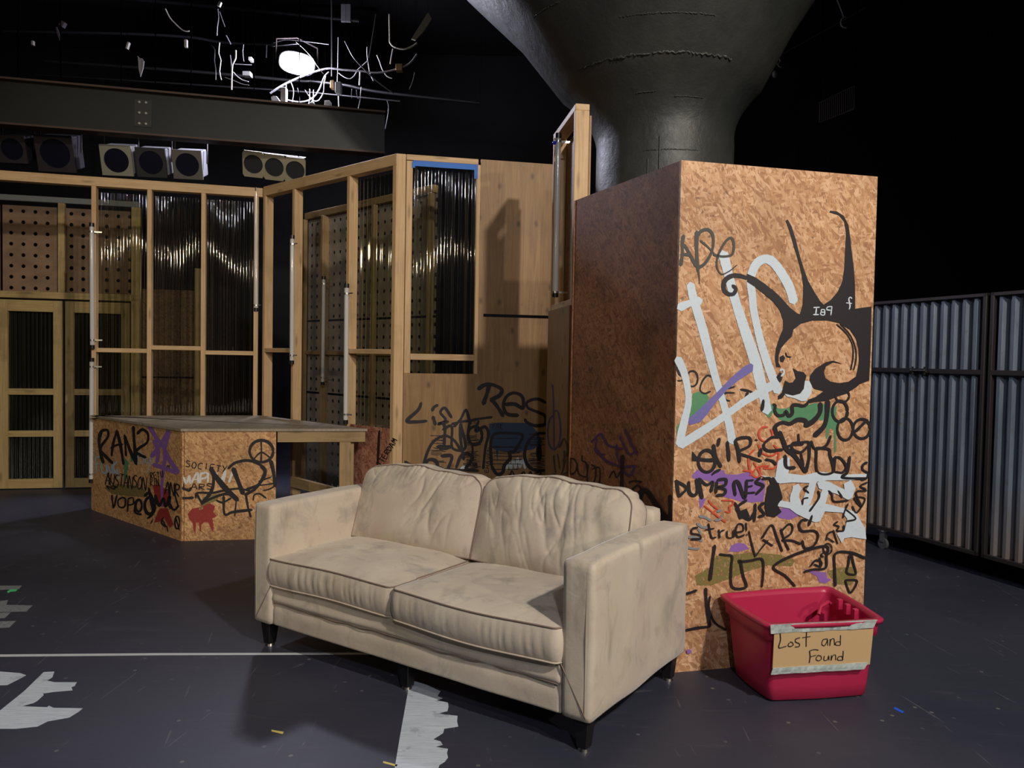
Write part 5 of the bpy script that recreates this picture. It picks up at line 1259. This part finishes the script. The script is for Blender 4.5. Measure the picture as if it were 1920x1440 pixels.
cable('-1400,350 0,380 700,420 1100,480 1900,520', 30, 10.6, 'dim level steel pipe high over the left of the beam', plain('dark_pipe', (.05, .05, .06), .4, .4), 240, 0, name='grid_pipe', cat='pipe')
cable('-1400,-150 800,60 2600,240', 40, 11.2, 'darkest high pipe running across the ceiling', plain('dark_pipe', (.05, .05, .06), .4, .4), 240, 0, name='grid_pipe', cat='pipe')
def gbox(px, py, w, h, D, label, m, name='junction_box', cat='junction box', dz=.05, rz=0.0):
    c = aty(px, py, D); hw = w * D / CF / 2; hh = h * D / CF / 2
    ex_ = Vector((math.cos(rz), 0, -math.sin(rz))); ez = Vector((math.sin(rz), 0, math.cos(rz)))
    mb = MB().board(c - ez * hh, c + ez * hh, ex_ * hw, Vector((0, dz, 0)))
    return tag(mb.build(name, m, None, .004), label, cat)
gbox(635, 166, 10, 20, 9.55, 'small grey junction box on the upright pipe', plain('box_grey', (.35, .37, .37), .5))
gbox(615, 201, 10, 20, 9.55, 'clear glassy box hanging at the beam edge', plain('box_pale', (.6, .6, .58), .25))
gbox(624, 160, 6, 14, 9.6, 'small brass connector left of the grey junction box', plain('brass', (.5, .33, .18), .4, .5), 'connector', 'connector')
gbox(533, 181, 9, 30, 9.45, 'bright white clamp block beside the round shade', plain('box_pale', (.6, .6, .58), .25), 'clamp_block', 'clamp')
gbox(586, 202, 7, 16, 9.45, 'small white connector at the end of the twisted cable', plain('box_pale', (.6, .6, .58), .25), 'connector', 'connector')
gbox(649, 25, 18, 32, 9.9, 'dim dark panel hung above the pipe, right of the floodlight', plain('dim_panel', (.03, .03, .035), .6), 'hung_panel', 'panel', .02)
gbox(349, 82, 5, 14, 9.5, 'small bright clip alone left of the cable bundles', plain('box_pale', (.6, .6, .58), .25), 'clip', 'clip', .02)
gbox(240, 86, 4, 13, 9.5, 'small bright clip at the left above the pointed tag', plain('box_pale', (.6, .6, .58), .25), 'clip', 'clip', .02, .3)
gbox(412, 8, 5, 9, 9.5, 'tiny pale clip at the top of the dim strut', plain('box_pale', (.6, .6, .58), .25), 'clip', 'clip', .02, .4)
gbox(464, 140, 14, 8, 9.7, 'small dim box on the level bar', plain('box_grey', (.35, .37, .37), .5), 'connector', 'connector')
gbox(471, 112, 6, 6, 9.7, 'tiny shiny connector above the level bar', plain('box_pale', (.6, .6, .58), .25), 'connector', 'connector')
gbox(118, 46, 8, 10, 9.5, 'tiny dim lavender fitting high at the far left', plain('lavender', (.16, .13, .2), .6), 'fitting', 'fitting', .03, .5)
gbox(62, 81, 4, 8, 9.5, 'tiny bright fitting at the far left', plain('box_pale', (.6, .6, .58), .25), 'fitting', 'fitting', .02)
def plate(txt, D, label, m, ox, oy, sc, name, cat, th=.012):
    pts = [aty(ox + float(q.split(',')[0]) / sc, oy + float(q.split(',')[1]) / sc, D) for q in txt.split()]
    n_ = len(pts); vs = pts + [p + Vector((0, th, 0)) for p in pts]
    return tag(MB().add(vs, [tuple(range(n_)), tuple(range(2 * n_ - 1, n_ - 1, -1))] + [(i, n_ + i, n_ + (i + 1) % n_, (i + 1) % n_) for i in range(n_)]).build(name, m), label, cat)
plate('108,630 130,655 155,655 180,690 168,770 140,862 122,790', 9.5, 'pale pointed tag hanging over the bolted splice', plain('tag_grey', (.45, .45, .5), .6), 240, 0, 6, 'hanging_tag', 'tag')
plate('835,410 850,400 880,480 905,580 890,600 860,520', 9.5, 'dim curved lavender tag at the far left', plain('lavender', (.16, .13, .2), .6), 0, 0, 8, 'hanging_tag', 'tag')
plate('1165,290 1290,90 1318,140 1260,230 1195,300', 9.0, 'pale flap of a lamp shade right of the cable clutter', plain('flap', (.34, .34, .26), .6), 480, 0, 4, 'lamp_flap', 'flap', .03)
plate('50,730 70,718 110,720 160,800 155,850 80,852 60,800', 9.5, 'pale rounded lamp shade above the beam edge', plain('shade', (.5, .5, .55), .5), 500, 60, 6, 'round_reflector', 'reflector', .08)
plate('175,850 195,795 235,790 225,820 270,850 260,868', 9.45, 'bright crumpled fitting beside the rounded shade', plain('shade', (.5, .5, .55), .5), 500, 60, 6, 'fitting', 'fitting', .05)
gbox(749, 128, 12, 12, 9.6, 'small brass ring fitting under the sagging strap', plain('brass', (.5, .33, .18), .4, .5), 'fitting', 'fitting')
# faint items on the dark right wall
cable('1570,0 1578,20 1582,32', 3, 10.5, 'thin hook rod high on the right', CABG, 0, 0, 1.0)
cable('1586,32 1578,36 1577,46 1581,51 1587,52', 3, 10.5, 'pale hanging hook, the higher of two', plain('pale_strap', (.5, .5, .42), .5), 0, 0, 1.0, 'hook', 'hook')
cable('1461,106 1463,116 1458,120 1462,125 1466,126', 3, 10.0, 'pale hanging hook beside the column flare', plain('pale_strap', (.5, .5, .42), .5), 0, 0, 1.0, 'hook', 'hook')
c = aty(1453, 139, 10.0); tag(MB().sphere(c, .042, (.8, .8, 1.1)).build('pulley_ball', plain('ball', (.45, .47, .38), .5)), 'small pale ball hanging under the lower hook', 'ball')
cable('1470,100 1560,50 1625,13', 1.2, 10.3, 'thin wire strung up to the right past the hooks', CABG, 0, 0, 1.0)
r = thing('air_grille', 'faint slatted air grille on the dark right wall', 'grille', aty(1570, 195, 11))
a = aty(1537, 200, 11); b = aty(1602, 190, 10.2)
ga, gb, gc, gd = aty(1537, 230, 11), aty(1602, 204, 10.2), aty(1602, 161, 10.2), aty(1537, 192, 11)
mb = MB()
for k in range(18):
    t = k / 17; mb.tube([ga.lerp(gb, t), gd.lerp(gc, t)], .006, 4)
mb.build('slats', plain('grille_metal', (.10, .08, .08), .5, .3), r)
MB().tube([ga, gb, gc, gd], .01, 4, True).build('frame', plain('grille_metal', (.10, .08, .08), .5, .3), r)

# ---- thin black wires and rods that hold the small pieces up to the ceiling
WIRE = plain('black_wire', (.001, .001, .001), 1.0, Specular_IOR_Level=0.0)
for o in list(COL.objects):
    if o.parent is None and o.type == 'MESH' and o.get('category') in ('cable', 'pipe', 'junction box', 'connector', 'clamp', 'panel', 'clip', 'fitting', 'tag', 'flap', 'reflector', 'hook', 'ball'):
        vs = [v.co.copy() for v in o.data.vertices]; top = max(vs, key=lambda v: v.z)
        pts = [top]
        if o['category'] == 'pipe':
            pts = [min(vs, key=lambda v: v.x), max(vs, key=lambda v: v.x)] if max(v.x for v in vs) - min(v.x for v in vs) > .5 else [top]
        for p in pts:
            if p.z < 6.55: MB().tube([p - Z * .012, Vector((p.x, p.y, 6.6))], .0012, 4).build('hanger_wire', WIRE, o)
gr = [o for o in COL.objects if o.name == 'air_grille'][0]
MB().tube([gb, Vector((gb.x, gb.y, 6.6))], .006, 4).build('hanger_rod', WIRE, gr); MB().tube([ga, Vector((ga.x, ga.y, 6.6))], .006, 4).build('hanger_rod', WIRE, gr)
